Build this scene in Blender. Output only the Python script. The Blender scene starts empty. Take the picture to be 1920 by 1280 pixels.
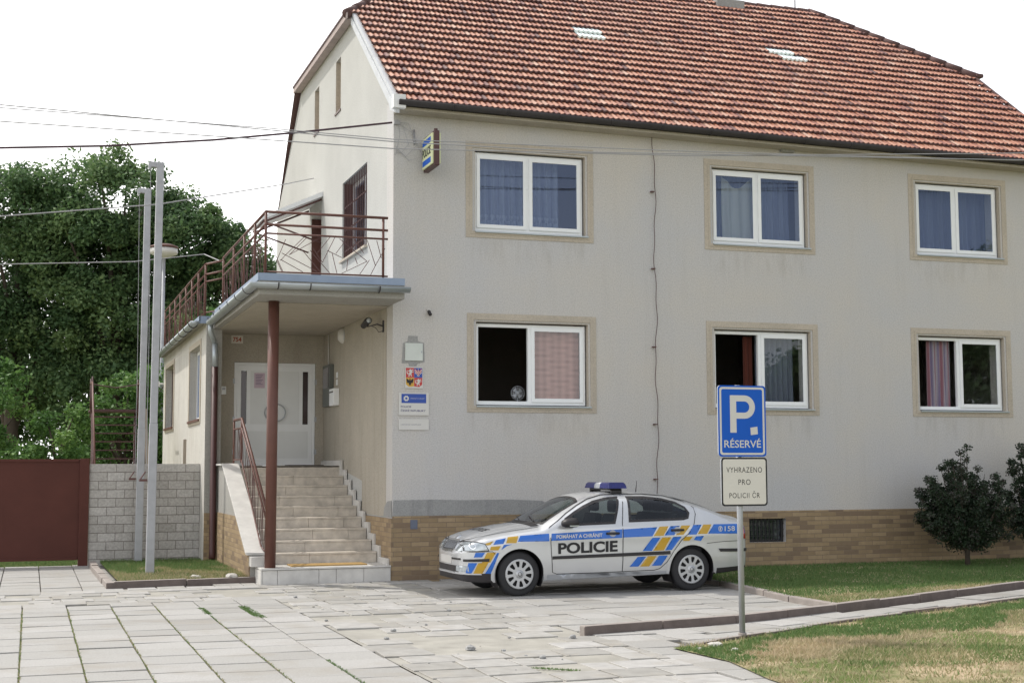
import bpy, bmesh, math, random
import numpy as np
from mathutils import Vector, Matrix
from mathutils.geometry import tessellate_polygon, delaunay_2d_cdt
from mathutils.bvhtree import BVHTree
random.seed(7); RNG = np.random.default_rng(11)
scene = bpy.context.scene
col = scene.collection
rad = math.radians

# ------------------------------------------------------------------ materials
def new_mat(name):
    m = bpy.data.materials.new(name); m.use_nodes = True
    nt = m.node_tree; nt.nodes.clear()
    out = nt.nodes.new('ShaderNodeOutputMaterial'); b = nt.nodes.new('ShaderNodeBsdfPrincipled')
    nt.links.new(b.outputs[0], out.inputs[0])
    return m, nt, b, out
def N(nt, t, **kw):
    n = nt.nodes.new(t)
    for k, v in kw.items():
        if k in n.inputs.keys(): n.inputs[k].default_value = v
        else: setattr(n, k, v)
    return n
def rgba(c): return (c[0], c[1], c[2], 1)
def mixc(nt, fac, a, b, mode='MIX'):
    n = nt.nodes.new('ShaderNodeMix'); n.data_type = 'RGBA'; n.blend_type = mode
    for i, v in ((0, fac), (6, a), (7, b)):
        if hasattr(v, 'node'): nt.links.new(v, n.inputs[i])
        elif isinstance(v, (int, float)): n.inputs[i].default_value = v
        else: n.inputs[i].default_value = rgba(v)
    return n.outputs[2]
def ramp(nt, src, stops):
    r = nt.nodes.new('ShaderNodeValToRGB'); e = r.color_ramp.elements
    while len(e) < len(stops): e.new(0.5)
    for i, (p, c) in enumerate(stops):
        e[i].position = p; e[i].color = rgba(c) if not isinstance(c, (int, float)) else (c, c, c, 1)
    nt.links.new(src, r.inputs[0]); return r.outputs[0]
def noise(nt, vec, scale, detail=4, rough=0.55):
    n = N(nt, 'ShaderNodeTexNoise', Scale=scale, Detail=detail, Roughness=rough)
    if vec: nt.links.new(vec, n.inputs['Vector'])
    return n.outputs['Fac']
def coords(nt, scale=None):
    t = nt.nodes.new('ShaderNodeTexCoord')
    if scale is None: return t.outputs['Object']
    m = nt.nodes.new('ShaderNodeMapping'); m.inputs['Scale'].default_value = scale
    nt.links.new(t.outputs['Object'], m.inputs[0]); return m.outputs[0]
def bump(nt, b, h, strength, dist=0.01):
    n = N(nt, 'ShaderNodeBump', Strength=strength, Distance=dist)
    nt.links.new(h, n.inputs['Height']); nt.links.new(n.outputs[0], b.inputs['Normal'])
def simple(name, c, rough=0.6, metal=0.0, var=0.12, scale=6.0, bmp=0.0, bscale=80.0, coat=0.0, spec=0.5):
    m, nt, b, _ = new_mat(name)
    v = coords(nt)
    f = noise(nt, v, scale, 5)
    cc = mixc(nt, f, [x * (1 - var) for x in c], [min(1, x * (1 + var)) for x in c])
    nt.links.new(cc, b.inputs['Base Color'])
    b.inputs['Roughness'].default_value = rough; b.inputs['Metallic'].default_value = metal
    b.inputs['Coat Weight'].default_value = coat; b.inputs['Coat Roughness'].default_value = .05
    b.inputs['Specular IOR Level'].default_value = spec
    if bmp: bump(nt, b, noise(nt, v, bscale, 3), bmp)
    return m
def plaster(name, c, dirt, streak=0.25, big=0.7, alt=None):
    m, nt, b, _ = new_mat(name); v = coords(nt)
    n1 = noise(nt, v, big, 6, .6)
    n2 = noise(nt, coords(nt, (3.2, 3.2, .28)), 1.6, 5, .65)
    n3 = noise(nt, v, 45, 4, .75)
    c1 = mixc(nt, ramp(nt, n1, [(.36, 0), (.66, 1)]), c, alt or [x * .9 for x in c])
    c2 = mixc(nt, ramp(nt, n2, [(.52, 0), (.8, streak)]), c1, dirt)
    c3 = mixc(nt, ramp(nt, n3, [(.3, .30), (.58, 0)]), c2, (.05, .05, .05))
    nt.links.new(c3, b.inputs['Base Color'])
    b.inputs['Roughness'].default_value = .92; b.inputs['Specular IOR Level'].default_value = .2
    bump(nt, b, n3, .35, .006)
    return m
def sill_stains(m, wins, rows, dirt):
    nt = m.node_tree; b = [n for n in nt.nodes if n.type == 'BSDF_PRINCIPLED'][0]; src = b.inputs['Base Color'].links[0].from_socket
    t = nt.nodes.new('ShaderNodeTexCoord'); s = nt.nodes.new('ShaderNodeSeparateXYZ'); nt.links.new(t.outputs['Object'], s.inputs[0])
    def band(sock, lo, hi, soft0, soft1):
        a = nt.nodes.new('ShaderNodeMapRange'); a.interpolation_type = 'SMOOTHSTEP'; nt.links.new(sock, a.inputs[0]); a.inputs[1].default_value = lo - soft0; a.inputs[2].default_value = lo + .02
        c = nt.nodes.new('ShaderNodeMapRange'); nt.links.new(sock, c.inputs[0]); c.inputs[1].default_value = hi; c.inputs[2].default_value = hi + soft1; c.inputs[3].default_value = 1; c.inputs[4].default_value = 0
        q = N(nt, 'ShaderNodeMath', operation='MULTIPLY'); nt.links.new(a.outputs[0], q.inputs[0]); nt.links.new(c.outputs[0], q.inputs[1]); return q.outputs[0]
    def mx(l):
        r = l[0]
        for k in l[1:]: q = N(nt, 'ShaderNodeMath', operation='MAXIMUM'); nt.links.new(r, q.inputs[0]); nt.links.new(k, q.inputs[1]); r = q.outputs[0]
        return r
    X = mx([band(s.outputs[0], a, c, .15, .15) for a, c in wins]); Z = mx([band(s.outputs[2], z - .18, z, .42, .02) for z in rows])
    q = N(nt, 'ShaderNodeMath', operation='MULTIPLY'); nt.links.new(X, q.inputs[0]); nt.links.new(Z, q.inputs[1])
    n = noise(nt, coords(nt, (4, 4, .9)), 1.5, 5, .65); r = ramp(nt, n, [(.46, 0), (.72, .35)])
    q2 = N(nt, 'ShaderNodeMath', operation='MULTIPLY'); nt.links.new(q.outputs[0], q2.inputs[0]); nt.links.new(r, q2.inputs[1])
    nt.links.new(mixc(nt, q2.outputs[0], src, dirt), b.inputs['Base Color'])
def brickmat(name, cols, mortar, bw, rh, ms=.006, rough=.75, dark=.06):
    m, nt, b, _ = new_mat(name)
    t = nt.nodes.new('ShaderNodeTexCoord'); s = nt.nodes.new('ShaderNodeSeparateXYZ'); nt.links.new(t.outputs['Object'], s.inputs[0])
    a = N(nt, 'ShaderNodeMath', operation='ADD'); nt.links.new(s.outputs[0], a.inputs[0]); nt.links.new(s.outputs[1], a.inputs[1])
    c = nt.nodes.new('ShaderNodeCombineXYZ'); nt.links.new(a.outputs[0], c.inputs[0]); nt.links.new(s.outputs[2], c.inputs[1])
    br = nt.nodes.new('ShaderNodeTexBrick'); nt.links.new(c.outputs[0], br.inputs['Vector'])
    br.inputs['Scale'].default_value = 1; br.inputs['Brick Width'].default_value = bw; br.inputs['Row Height'].default_value = rh
    br.inputs['Mortar Size'].default_value = ms; br.inputs['Mortar Smooth'].default_value = .3; br.inputs['Bias'].default_value = 0
    br.inputs['Color1'].default_value = (0, 0, 0, 1); br.inputs['Color2'].default_value = (1, 1, 1, 1); br.inputs['Mortar'].default_value = (.5, .5, .5, 1)
    cr = ramp(nt, br.outputs['Color'], [(0, cols[0]), (.12, cols[0]), (.2, cols[1]), (.6, cols[2]), (.9, cols[3])])
    n1 = noise(nt, t.outputs['Object'], 9, 5); c1 = mixc(nt, ramp(nt, n1, [(.3, .35), (.7, 0)]), cr, [x * .6 for x in cols[1]])
    c2 = mixc(nt, br.outputs['Fac'], c1, mortar)
    nt.links.new(c2, b.inputs['Base Color']); b.inputs['Roughness'].default_value = rough
    inv = N(nt, 'ShaderNodeMath', operation='SUBTRACT'); inv.inputs[0].default_value = 1; nt.links.new(br.outputs['Fac'], inv.inputs[1])
    bump(nt, b, inv.outputs[0], .6, .006)
    return m
def tonemat(name, stops, rough=.8, nscale=30, nvar=.25, transl=0.0, bmp=.2, spec=.4, blotch=None):
    m, nt, b, out = new_mat(name)
    at = N(nt, 'ShaderNodeAttribute', attribute_name='tone'); v = coords(nt)
    c = ramp(nt, at.outputs['Fac'], stops)
    if nvar:
        n = noise(nt, v, nscale, 4); c = mixc(nt, ramp(nt, n, [(.3, nvar), (.65, 0)]), c, (.06, .05, .045))
    if blotch:
        n = noise(nt, v, blotch[0], 5, .65); c = mixc(nt, ramp(nt, n, [(.5, 0), (.68, blotch[1])]), c, blotch[2])
    nt.links.new(c, b.inputs['Base Color']); b.inputs['Roughness'].default_value = rough
    b.inputs['Specular IOR Level'].default_value = spec
    if transl:
        tr = nt.nodes.new('ShaderNodeBsdfTranslucent'); nt.links.new(c, tr.inputs[0])
        mx = nt.nodes.new('ShaderNodeMixShader'); mx.inputs[0].default_value = transl
        nt.links.new(b.outputs[0], mx.inputs[1]); nt.links.new(tr.outputs[0], mx.inputs[2]); nt.links.new(mx.outputs[0], out.inputs[0])
    elif bmp: bump(nt, b, noise(nt, v, nscale * 4, 3), bmp, .005)
    return m
def glassmat(name, tint, ior=1.7, rough=.0, gloss=(.9, .93, 1)):
    m = bpy.data.materials.new(name); m.use_nodes = True; nt = m.node_tree; nt.nodes.clear()
    out = nt.nodes.new('ShaderNodeOutputMaterial'); t = nt.nodes.new('ShaderNodeBsdfTransparent'); t.inputs[0].default_value = rgba(tint)
    g = nt.nodes.new('ShaderNodeBsdfGlossy'); g.inputs['Roughness'].default_value = rough; g.inputs[0].default_value = rgba(gloss)
    f = nt.nodes.new('ShaderNodeFresnel'); f.inputs[0].default_value = ior
    wob = N(nt, 'ShaderNodeBump', Strength=.04, Distance=.02); nt.links.new(noise(nt, coords(nt), 1.3, 1), wob.inputs['Height'])
    nt.links.new(wob.outputs[0], g.inputs['Normal'])
    ge = nt.nodes.new('ShaderNodeNewGeometry'); bf = N(nt, 'ShaderNodeMath', operation='SUBTRACT'); bf.inputs[0].default_value = 1; nt.links.new(ge.outputs['Backfacing'], bf.inputs[1])
    fm = N(nt, 'ShaderNodeMath', operation='MULTIPLY'); nt.links.new(f.outputs[0], fm.inputs[0]); nt.links.new(bf.outputs[0], fm.inputs[1])
    mx = nt.nodes.new('ShaderNodeMixShader'); nt.links.new(fm.outputs[0], mx.inputs[0]); nt.links.new(t.outputs[0], mx.inputs[1]); nt.links.new(g.outputs[0], mx.inputs[2])
    nt.links.new(mx.outputs[0], out.inputs[0]); return m

M = {}
M['facade'] = plaster('facade_plaster', (.605, .575, .53), (.42, .395, .355), .2, .45, (.56, .557, .56))
sill_stains(M['facade'], [(1.4, 3.4), (5.8, 7.8), (10.1, 12.0)], [5.69, 2.74], (.30, .275, .24))
M['gable'] = plaster('gable_plaster', (.54, .54, .515), (.44, .43, .40), .2)
M['porch'] = plaster('porch_plaster', (.47, .43, .36), (.3, .26, .2), .6, 1.4)
M['annex'] = plaster('annex_plaster', (.62, .60, .55), (.35, .32, .27), .6, 1.6)
M['grayplaster'] = plaster('gray_plaster', (.40, .39, .36), (.25, .23, .2), .5, 1.2)
M['cement'] = plaster('cement_patch', (.37, .37, .36), (.24, .24, .24), .8, 3)
M['surround'] = plaster('window_surround_paint', (.55, .49, .405), (.40, .35, .29), .25, 2)
M['brick'] = brickmat('plinth_tile', [(.22, .155, .10), (.29, .21, .12), (.35, .255, .145), (.40, .295, .175)], (.23, .17, .115), .30, .077)
M['verge'] = simple('grey_white_flashing', (.52, .54, .56), .6, var=.2, scale=5)
M['eave'] = simple('weathered_eave_board', (.40, .33, .31), .8, var=.3)
M['white'] = simple('white_plastic', (.84, .86, .87), .35, var=.04)
M['whitepaint'] = simple('white_paint', (.76, .77, .77), .55, var=.08, scale=14)
M['doorpanel'] = simple('door_panel', (.76, .78, .78), .4, var=.04)
M['dark'] = simple('dark_void', (.012, .012, .013), .8)
M['blackplastic'] = simple('black_plastic', (.022, .02, .022), .5, var=.2)
M['rubber'] = simple('rubber', (.025, .025, .027), .75, var=.3)
M['conductor'] = simple('conductor_grey', (.12, .08, .08), .7)
M['zinc'] = simple('zinc_sheet', (.42, .46, .48), .42, .55, var=.15, scale=4, bmp=.1, bscale=8)
M['guttercoat'] = simple('dark_gutter_metal', (.04, .036, .038), .75, .0, var=.35, scale=5)
M['flash'] = simple('blue_grey_flashing', (.26, .32, .42), .5, .3, var=.12)
M['brown'] = simple('brown_paint', (.13, .058, .044), .45, var=.25, scale=5, spec=.35)
M['browndark'] = simple('dark_brown_paint', (.075, .03, .028), .5, var=.3, scale=3, bmp=.1, bscale=30)
M['gatepaint'] = simple('gate_brown_paint', (.095, .033, .025), .6, var=.25, scale=1.5, bmp=.15, bscale=25, spec=.2)
M['rustbar'] = simple('dark_red_bar', (.10, .04, .035), .5, var=.3)
M['marble'] = simple('marble_slab', (.54, .49, .42), .5, var=.5, scale=7, bmp=.15, bscale=40)
M['marblelight'] = simple('light_marble', (.60, .585, .55), .5, var=.28, scale=5, bmp=.1, bscale=40)
M['galv'] = simple('galvanised_steel', (.44, .46, .49), .5, .5, var=.14, scale=9)
M['poleconc'] = simple('grey_pole_paint', (.40, .41, .43), .6, .2, var=.22, scale=7, bmp=.2, bscale=50)
M['kerb'] = simple('kerb_concrete', (.30, .265, .24), .9, var=.4, scale=5, bmp=.6, bscale=40)
M['kerbside'] = simple('shaded_kerb_side', (.155, .125, .112), .95, var=.4, scale=6, bmp=.6, bscale=40)  # darker copy of the kerb concrete, shade of the street-facing side in its colour
M['stone'] = simple('loose_stone', (.50, .48, .44), .9, var=.4, scale=20, bmp=.6, bscale=60)
M['block'] = tonemat('concrete_block', [(0, (.42, .40, .37)), (1, (.54, .52, .49))], .9, 25, .3, bmp=.6)
M['mortar'] = simple('mortar', (.20, .18, .165), .95, var=.2, bmp=.4)
M['slab'] = tonemat('paving_slab', [(0, (.29, .28, .26)), (.5, (.38, .372, .35)), (1, (.44, .43, .41))], .88, 60, .26, bmp=.5, blotch=(1.3, .6, (.30, .275, .235)))
M['oldslab'] = tonemat('worn_sett', [(0, (.32, .31, .285)), (.5, (.39, .38, .355)), (1, (.44, .43, .41))], .92, 6, .25, bmp=.9, blotch=(2.2, .5, (.34, .31, .26)))
M['dirt'] = simple('sandy_dirt', (.34, .325, .285), .98, var=.4, scale=3, bmp=.8, bscale=60)
M['soil'] = simple('soil', (.11, .095, .07), .98, var=.45, scale=2.5, bmp=.8, bscale=40)
M['dryground'] = tonemat('x', [(0, (0, 0, 0)), (1, (1, 1, 1))])
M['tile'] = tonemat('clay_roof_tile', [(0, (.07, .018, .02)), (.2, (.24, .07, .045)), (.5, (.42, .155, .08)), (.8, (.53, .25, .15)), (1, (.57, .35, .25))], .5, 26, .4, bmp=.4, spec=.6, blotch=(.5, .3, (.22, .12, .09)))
M['ridge'] = simple('ridge_tile', (.10, .055, .05), .8, var=.4, scale=6, bmp=.5)
M['glasstile'] = simple('glass_roof_tile', (.74, .82, .80), .15, var=.1, coat=.5)
M['glass'] = glassmat('window_glass', (.86, .89, .93), 1.95, .0, (.50, .62, .92))  # blue of the reflected sky is tinted into the gloss colour
M['glasslow'] = glassmat('ground_floor_glass', (.96, .97, .97), 1.78, .0, (.9, .95, 1))
M['doorglass'] = simple('door_glass', (.055, .038, .04), .12)
M['carglass'] = glassmat('car_glass', (.58, .64, .62), 1.55)
M['wood'] = simple('beige_recess', (.40, .31, .22), .7, var=.1)
M['brownglassframe'] = simple('brown_window_frame', (.10, .05, .04), .45, var=.2)
M['wire'] = simple('wire_grey', (.34, .34, .35), .6, .2)
M['wiredark'] = simple('wire_dark', (.05, .02, .03), .6)
M['mat'] = simple('coir_mat', (.42, .27, .10), .95, var=.3, scale=40, bmp=.8, bscale=200)
M['bark'] = simple('bark', (.07, .055, .042), .95, var=.4, scale=8, bmp=.8, bscale=20)
M['signblue'] = simple('sign_blue', (.006, .10, .52), .5, var=.05, spec=.25)
M['signwhite'] = simple('sign_white', (.62, .61, .58), .45, var=.05)
M['signcream'] = simple('sign_cream', (.68, .66, .60), .45, var=.05)
M['black'] = simple('black_paint', (.012, .012, .014), .5)
M['navy'] = simple('navy_text', (.05, .05, .16), .5)
M['policeblue'] = simple('police_blue', (.02, .07, .36), .4, var=.05)
M['boxyellow'] = simple('lightbox_yellow', (.66, .70, .42), .4, var=.05)
M['red'] = simple('heraldic_red', (.50, .05, .05), .5)
M['gold'] = simple('heraldic_gold', (.62, .36, .05), .5)
M['redtext'] = simple('red_number', (.40, .08, .04), .5)
M['pink'] = simple('pink_paper', (.60, .48, .56), .8, var=.05)
M['curtain'] = tonemat('lace_curtain', [(0, (.20, .23, .32)), (1, (.50, .55, .62))], .9, 60, .1, transl=.4)  # blue sky reflection of the panes mixed into the cloth colour
M['curtaincream'] = tonemat('cream_curtain', [(0, (.62, .62, .50)), (1, (.86, .86, .72))], .9, 60, .05, transl=.5)
M['curtainred'] = tonemat('russet_blind', [(0, (.40, .19, .15)), (1, (.85, .52, .46))], .9, 60, .1, transl=.35)
M['curtainorange'] = tonemat('orange_curtain', [(0, (.06, .015, .01)), (1, (.14, .035, .02))], .9, 60, .1, transl=.2)
M['curtainstripe'] = tonemat('striped_curtain', [(0, (.25, .20, .34)), (.5, (.52, .5, .56)), (1, (.36, .16, .2))], .9, 60, .1, transl=.3)
M['leaf'] = tonemat('broad_leaf', [(0, (.07, .135, .055)), (.5, (.115, .20, .08)), (1, (.19, .28, .11))], .6, 2, 0, transl=.4)
M['leaflight'] = tonemat('light_leaf', [(0, (.06, .135, .035)), (.5, (.11, .22, .055)), (1, (.18, .30, .08))], .6, 2, 0, transl=.35)
M['leafdark'] = tonemat('dark_leaf', [(0, (.012, .025, .012)), (.6, (.03, .055, .024)), (.85, (.05, .04, .04)), (1, (.07, .085, .06))], .55, 2, 0, transl=.15)
M['grass'] = tonemat('grass_blade', [(0, (.085, .155, .05)), (.5, (.15, .235, .075)), (.75, (.32, .30, .15)), (1, (.50, .41, .27))], .8, 3, 0, transl=.3)
# car
M['silver'] = simple('silver_car_paint', (.62, .635, .65), .30, .42, var=.015, scale=2, coat=.8)
M['carblue'] = simple('livery_blue', (.015, .14, .56), .35, var=.03, coat=.4)
M['cargold'] = simple('livery_gold', (.52, .31, .02), .35, var=.03, coat=.4)
M['rim'] = simple('wheel_cover_silver', (.52, .53, .54), .4, .5, var=.05)
M['chrome'] = simple('chrome', (.75, .76, .78), .12, 1, var=.03)
M['lens'] = simple('clear_lens', (.48, .53, .56), .06, .3, var=.55, scale=14, coat=1)
M['bluelens'] = simple('blue_lens', (.012, .016, .13), .3, var=.5, scale=30, coat=.25)
M['redlens'] = simple('red_lens', (.35, .01, .01), .15, coat=1)
M['seat'] = simple('seat_fabric', (.03, .032, .036), .9, var=.3, scale=30)
# ------------------------------------------------------------------ mesh builder
def frame(axis, d):
    return {'x': lambda u, v: (d, u, v), 'y': lambda u, v: (u, d, v), 'z': lambda u, v: (u, v, d)}[axis]
class MB:
    def __init__(s): s.v = []; s.f = []; s.m = []; s.t = []; s.sm = []
    def add(s, vs, fs, mi=0, tone=.5, smooth=False):
        o = len(s.v); s.v += [tuple(p) for p in vs]
        for f in fs: s.f.append([i + o for i in f]); s.m.append(mi); s.t.append(tone); s.sm.append(smooth)
        return s
    def box(s, x0, x1, y0, y1, z0, z1, mi=0, tone=.5, mat=None):
        vs = [(x, y, z) for x in (x0, x1) for y in (y0, y1) for z in (z0, z1)]
        if mat is not None: vs = [tuple(mat @ Vector(p)) for p in vs]
        return s.add(vs, [(0, 1, 3, 2), (4, 6, 7, 5), (0, 4, 5, 1), (2, 3, 7, 6), (0, 2, 6, 4), (1, 5, 7, 3)], mi, tone)
    def tube(s, pts, r, seg=8, mi=0, tone=.5, cap=True):
        pts = [Vector(p) for p in pts]; rs = r if isinstance(r, (list, tuple)) else [r] * len(pts)
        vs = []; fs = []; up = None
        for i, p in enumerate(pts):
            d = (pts[min(i + 1, len(pts) - 1)] - pts[max(i - 1, 0)]).normalized()
            if up is None: up = Vector((0, 0, 1)) if abs(d.z) < .9 else Vector((1, 0, 0))
            a = d.cross(up).normalized(); b = a.cross(d).normalized(); up = b
            for k in range(seg):
                t = 2 * math.pi * (k + .5) / seg
                vs.append(p + (a * math.cos(t) + b * math.sin(t)) * rs[i])
        for i in range(len(pts) - 1):
            for k in range(seg):
                k2 = (k + 1) % seg; fs.append((i * seg + k, i * seg + k2, (i + 1) * seg + k2, (i + 1) * seg + k))
        if cap: fs.append(tuple(range(seg))[::-1]); fs.append(tuple((len(pts) - 1) * seg + k for k in range(seg)))
        return s.add(vs, fs, mi, tone, seg > 5)
    def prism(s, outer, d0, d1, axis='y', holes=(), mi=0, tone=.5):
        loops = [[Vector((a, b, 0)) for a, b in outer]] + [[Vector((a, b, 0)) for a, b in h] for h in holes]
        tris = tessellate_polygon(loops); flat = [(p.x, p.y) for l in loops for p in l]
        n = len(flat); A = frame(axis, d0); B = frame(axis, d1)
        vs = [A(*p) for p in flat] + [B(*p) for p in flat]; fs = []
        for t in tris: fs.append(tuple(t)); fs.append(tuple(i + n for i in reversed(t)))
        o = 0
        for l in loops:
            k = len(l)
            for i in range(k): j = (i + 1) % k; fs.append((o + i, o + j, o + j + n, o + i + n))
            o += k
        return s.add(vs, fs, mi, tone)
    def lathe(s, prof, c, axis='z', seg=24, mi=0, smooth=True, tone=.5):
        vs = []; fs = []; k = len(prof)
        for i in range(seg):
            t = 2 * math.pi * i / seg; ca, sa = math.cos(t), math.sin(t)
            for r, h in prof:
                p = {'z': (r * ca, r * sa, h), 'y': (r * ca, h, r * sa), 'x': (h, r * ca, r * sa)}[axis]
                vs.append((c[0] + p[0], c[1] + p[1], c[2] + p[2]))
        for i in range(seg):
            j = (i + 1) % seg
            for q in range(k - 1): fs.append((i * k + q, j * k + q, j * k + q + 1, i * k + q + 1))
        return s.add(vs, fs, mi, tone, smooth)
    def build(s, name, mats, parent=None, recalc=True, bevel=0, **props):
        me = bpy.data.meshes.new(name); me.from_pydata(s.v, [], s.f)
        if not isinstance(mats, (list, tuple)): mats = [mats]
        for m in mats: me.materials.append(m)
        me.polygons.foreach_set('material_index', s.m); me.polygons.foreach_set('use_smooth', s.sm)
        a = me.attributes.new('tone', 'FLOAT', 'FACE'); a.data.foreach_set('value', s.t)
        if recalc or bevel:
            bm = bmesh.new(); bm.from_mesh(me)
            if recalc: bmesh.ops.recalc_face_normals(bm, faces=bm.faces)
            if bevel:
                es = [e for e in bm.edges if len(e.link_faces) == 2 and e.calc_face_angle(0) > .6]
                bmesh.ops.bevel(bm, geom=es, offset=bevel, segments=2, affect='EDGES', profile=.6)
            bm.to_mesh(me); bm.free()
        return link(me, name, parent, **props)
def link(me, name, parent=None, **props):
    o = bpy.data.objects.new(name, me); col.objects.link(o)
    if parent: o.parent = parent
    for k, v in props.items(): o[k] = v
    return o
def thing(name, label, cat, loc=(0, 0, 0), group=None, rz=0):
    o = bpy.data.objects.new(name, None); col.objects.link(o); o.location = loc; o.rotation_euler[2] = rz
    o.empty_display_size = .2; o['label'] = label; o['category'] = cat
    if group: o['group'] = group
    return o
def L(label, cat, group=None):
    d = dict(label=label, category=cat)
    if group: d['group'] = group
    return d
def recenter(o, loc):
    """move a finished mesh's origin to loc without moving its shape"""
    o.data.transform(Matrix.Translation(-Vector(loc))); o.location = loc; return o
def text2d(s, bold=0.0, spacing=1.0):
    cu = bpy.data.curves.new('t', 'FONT'); cu.body = s; cu.size = 1; cu.offset = bold; cu.space_character = spacing; cu.resolution_u = 4
    o = bpy.data.objects.new('t', cu); col.objects.link(o); dg = bpy.context.evaluated_depsgraph_get(); dg.update()
    me = o.evaluated_get(dg).to_mesh()
    vs = [(v.co.x, v.co.y) for v in me.vertices]; fs = [tuple(p.vertices) for p in me.polygons]
    o.evaluated_get(dg).to_mesh_clear(); bpy.data.objects.remove(o); bpy.data.curves.remove(cu)
    x0 = min(v[0] for v in vs); x1 = max(v[0] for v in vs); y0 = min(v[1] for v in vs); y1 = max(v[1] for v in vs)
    return [((x - x0) / (x1 - x0), (y - y0) / (y1 - y0)) for x, y in vs], fs
def put_text(s, origin, right, up, w, h, m, parent, name='lettering', bold=.0, spacing=1.0, **kw):
    v2, f = text2d(s, bold, spacing); o = Vector(origin); r = Vector(right); u = Vector(up)
    mb = MB(); mb.add([o + r * (x * w) + u * (y * h) for x, y in v2], f)
    return mb.build(name, m, parent, recalc=False, **kw)
def rrect(x0, x1, y0, y1, r, n=4):
    pts = []
    for cx, cy, a in ((x1 - r, y1 - r, 0), (x0 + r, y1 - r, 90), (x0 + r, y0 + r, 180), (x1 - r, y0 + r, 270)):
        for i in range(n + 1):
            t = rad(a + 90 * i / n); pts.append((cx + r * math.cos(t), cy + r * math.sin(t)))
    return pts
def rect(x0, x1, y0, y1): return [(x0, y0), (x1, y0), (x1, y1), (x0, y1)]

# ------------------------------------------------------------------ camera
F_PX, YAW, PIT, ROLL = 2643.866, .32880757, .08921618, -.0036717
CAM = Vector((-5.60755, -22.51071, 1.815))
cy_, sy_, cp_, sp_ = math.cos(YAW), math.sin(YAW), math.cos(PIT), math.sin(PIT)
Fv = Vector((sy_ * cp_, cy_ * cp_, sp_)); R0 = Vector((cy_, -sy_, 0)); U0 = R0.cross(Fv)
Rv = R0 * math.cos(ROLL) + U0 * math.sin(ROLL); Uv = U0 * math.cos(ROLL) - R0 * math.sin(ROLL)
cd = bpy.data.cameras.new('camera'); cam = bpy.data.objects.new('camera', cd); col.objects.link(cam)
cam.matrix_world = Matrix(((Rv.x, Uv.x, -Fv.x, CAM.x), (Rv.y, Uv.y, -Fv.y, CAM.y), (Rv.z, Uv.z, -Fv.z, CAM.z), (0, 0, 0, 1)))
cd.sensor_width = 36; cd.lens = F_PX / 1920 * 36; cd.clip_end = 2000; cd.clip_start = .1
scene.camera = cam

# ------------------------------------------------------------------ light
SUN = Vector((.50, -.50, -1)).normalized()     # direction the light travels
w = bpy.data.worlds.new('World'); scene.world = w; w.use_nodes = True; nt = w.node_tree; nt.nodes.clear()
wo = nt.nodes.new('ShaderNodeOutputWorld'); bg = nt.nodes.new('ShaderNodeBackground')
sky = nt.nodes.new('ShaderNodeTexSky'); sky.sky_type = 'NISHITA'; sky.sun_disc = False
el = math.asin(-SUN.z); az = math.atan2(-SUN.x, -SUN.y)
sky.sun_elevation = el; sky.sun_rotation = az; sky.dust_density = 3.5; sky.air_density = 1.0; sky.ozone_density = 1.2
tc = nt.nodes.new('ShaderNodeTexCoord'); mp = nt.nodes.new('ShaderNodeMapping'); mp.inputs['Scale'].default_value = (1, 1, 2.5)
nt.links.new(tc.outputs['Generated'], mp.inputs[0])
cn = N(nt, 'ShaderNodeTexNoise', Scale=1.7, Detail=6.0, Roughness=.55); nt.links.new(mp.outputs[0], cn.inputs['Vector'])
sz = nt.nodes.new('ShaderNodeSeparateXYZ'); nt.links.new(tc.outputs['Generated'], sz.inputs[0])
hz = nt.nodes.new('ShaderNodeMapRange'); hz.inputs['From Min'].default_value = .0; hz.inputs['From Max'].default_value = .55
hz.inputs['To Min'].default_value = .42; hz.inputs['To Max'].default_value = -.1
nt.links.new(sz.outputs[2], hz.inputs['Value'])
yy = nt.nodes.new('ShaderNodeMapRange'); yy.inputs['From Min'].default_value = -.4; yy.inputs['From Max'].default_value = .5
yy.inputs['To Min'].default_value = -.04; yy.inputs['To Max'].default_value = .3
nt.links.new(sz.outputs[1], yy.inputs['Value'])
ad = N(nt, 'ShaderNodeMath', operation='ADD'); nt.links.new(hz.outputs[0], ad.inputs[0]); cm = N(nt, 'ShaderNodeMath', operation='MULTIPLY_ADD'); cm.inputs[1].default_value = .35; cm.inputs[2].default_value = .33; nt.links.new(cn.outputs['Fac'], cm.inputs[0]); nt.links.new(cm.outputs[0], ad.inputs[1])
ad2 = N(nt, 'ShaderNodeMath', operation='ADD'); nt.links.new(ad.outputs[0], ad2.inputs[0]); nt.links.new(yy.outputs[0], ad2.inputs[1])
xx = nt.nodes.new('ShaderNodeMapRange'); xx.inputs['From Min'].default_value = .25; xx.inputs['From Max'].default_value = .85
xx.inputs['To Min'].default_value = 0; xx.inputs['To Max'].default_value = -.65; nt.links.new(sz.outputs[0], xx.inputs['Value'])
ad3 = N(nt, 'ShaderNodeMath', operation='ADD'); nt.links.new(ad2.outputs[0], ad3.inputs[0]); nt.links.new(xx.outputs[0], ad3.inputs[1])
cf = ramp(nt, ad3.outputs[0], [(.25, .2), (1.0, 1)])
nt.links.new(mixc(nt, cf, sky.outputs[0], (17.0, 16.9, 16.9)), bg.inputs[0])
bg.inputs[1].default_value = .108
nt.links.new(bg.outputs[0], wo.inputs[0])
sl = bpy.data.lights.new('sun', 'SUN'); sl.energy = 2.75; sl.angle = rad(.55); sl.color = (1, .955, .88)
so = bpy.data.objects.new('sun', sl); col.objects.link(so); so.rotation_euler = SUN.to_track_quat('-Z', 'Y').to_euler(); so.location = (-20, 20, 40)
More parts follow.
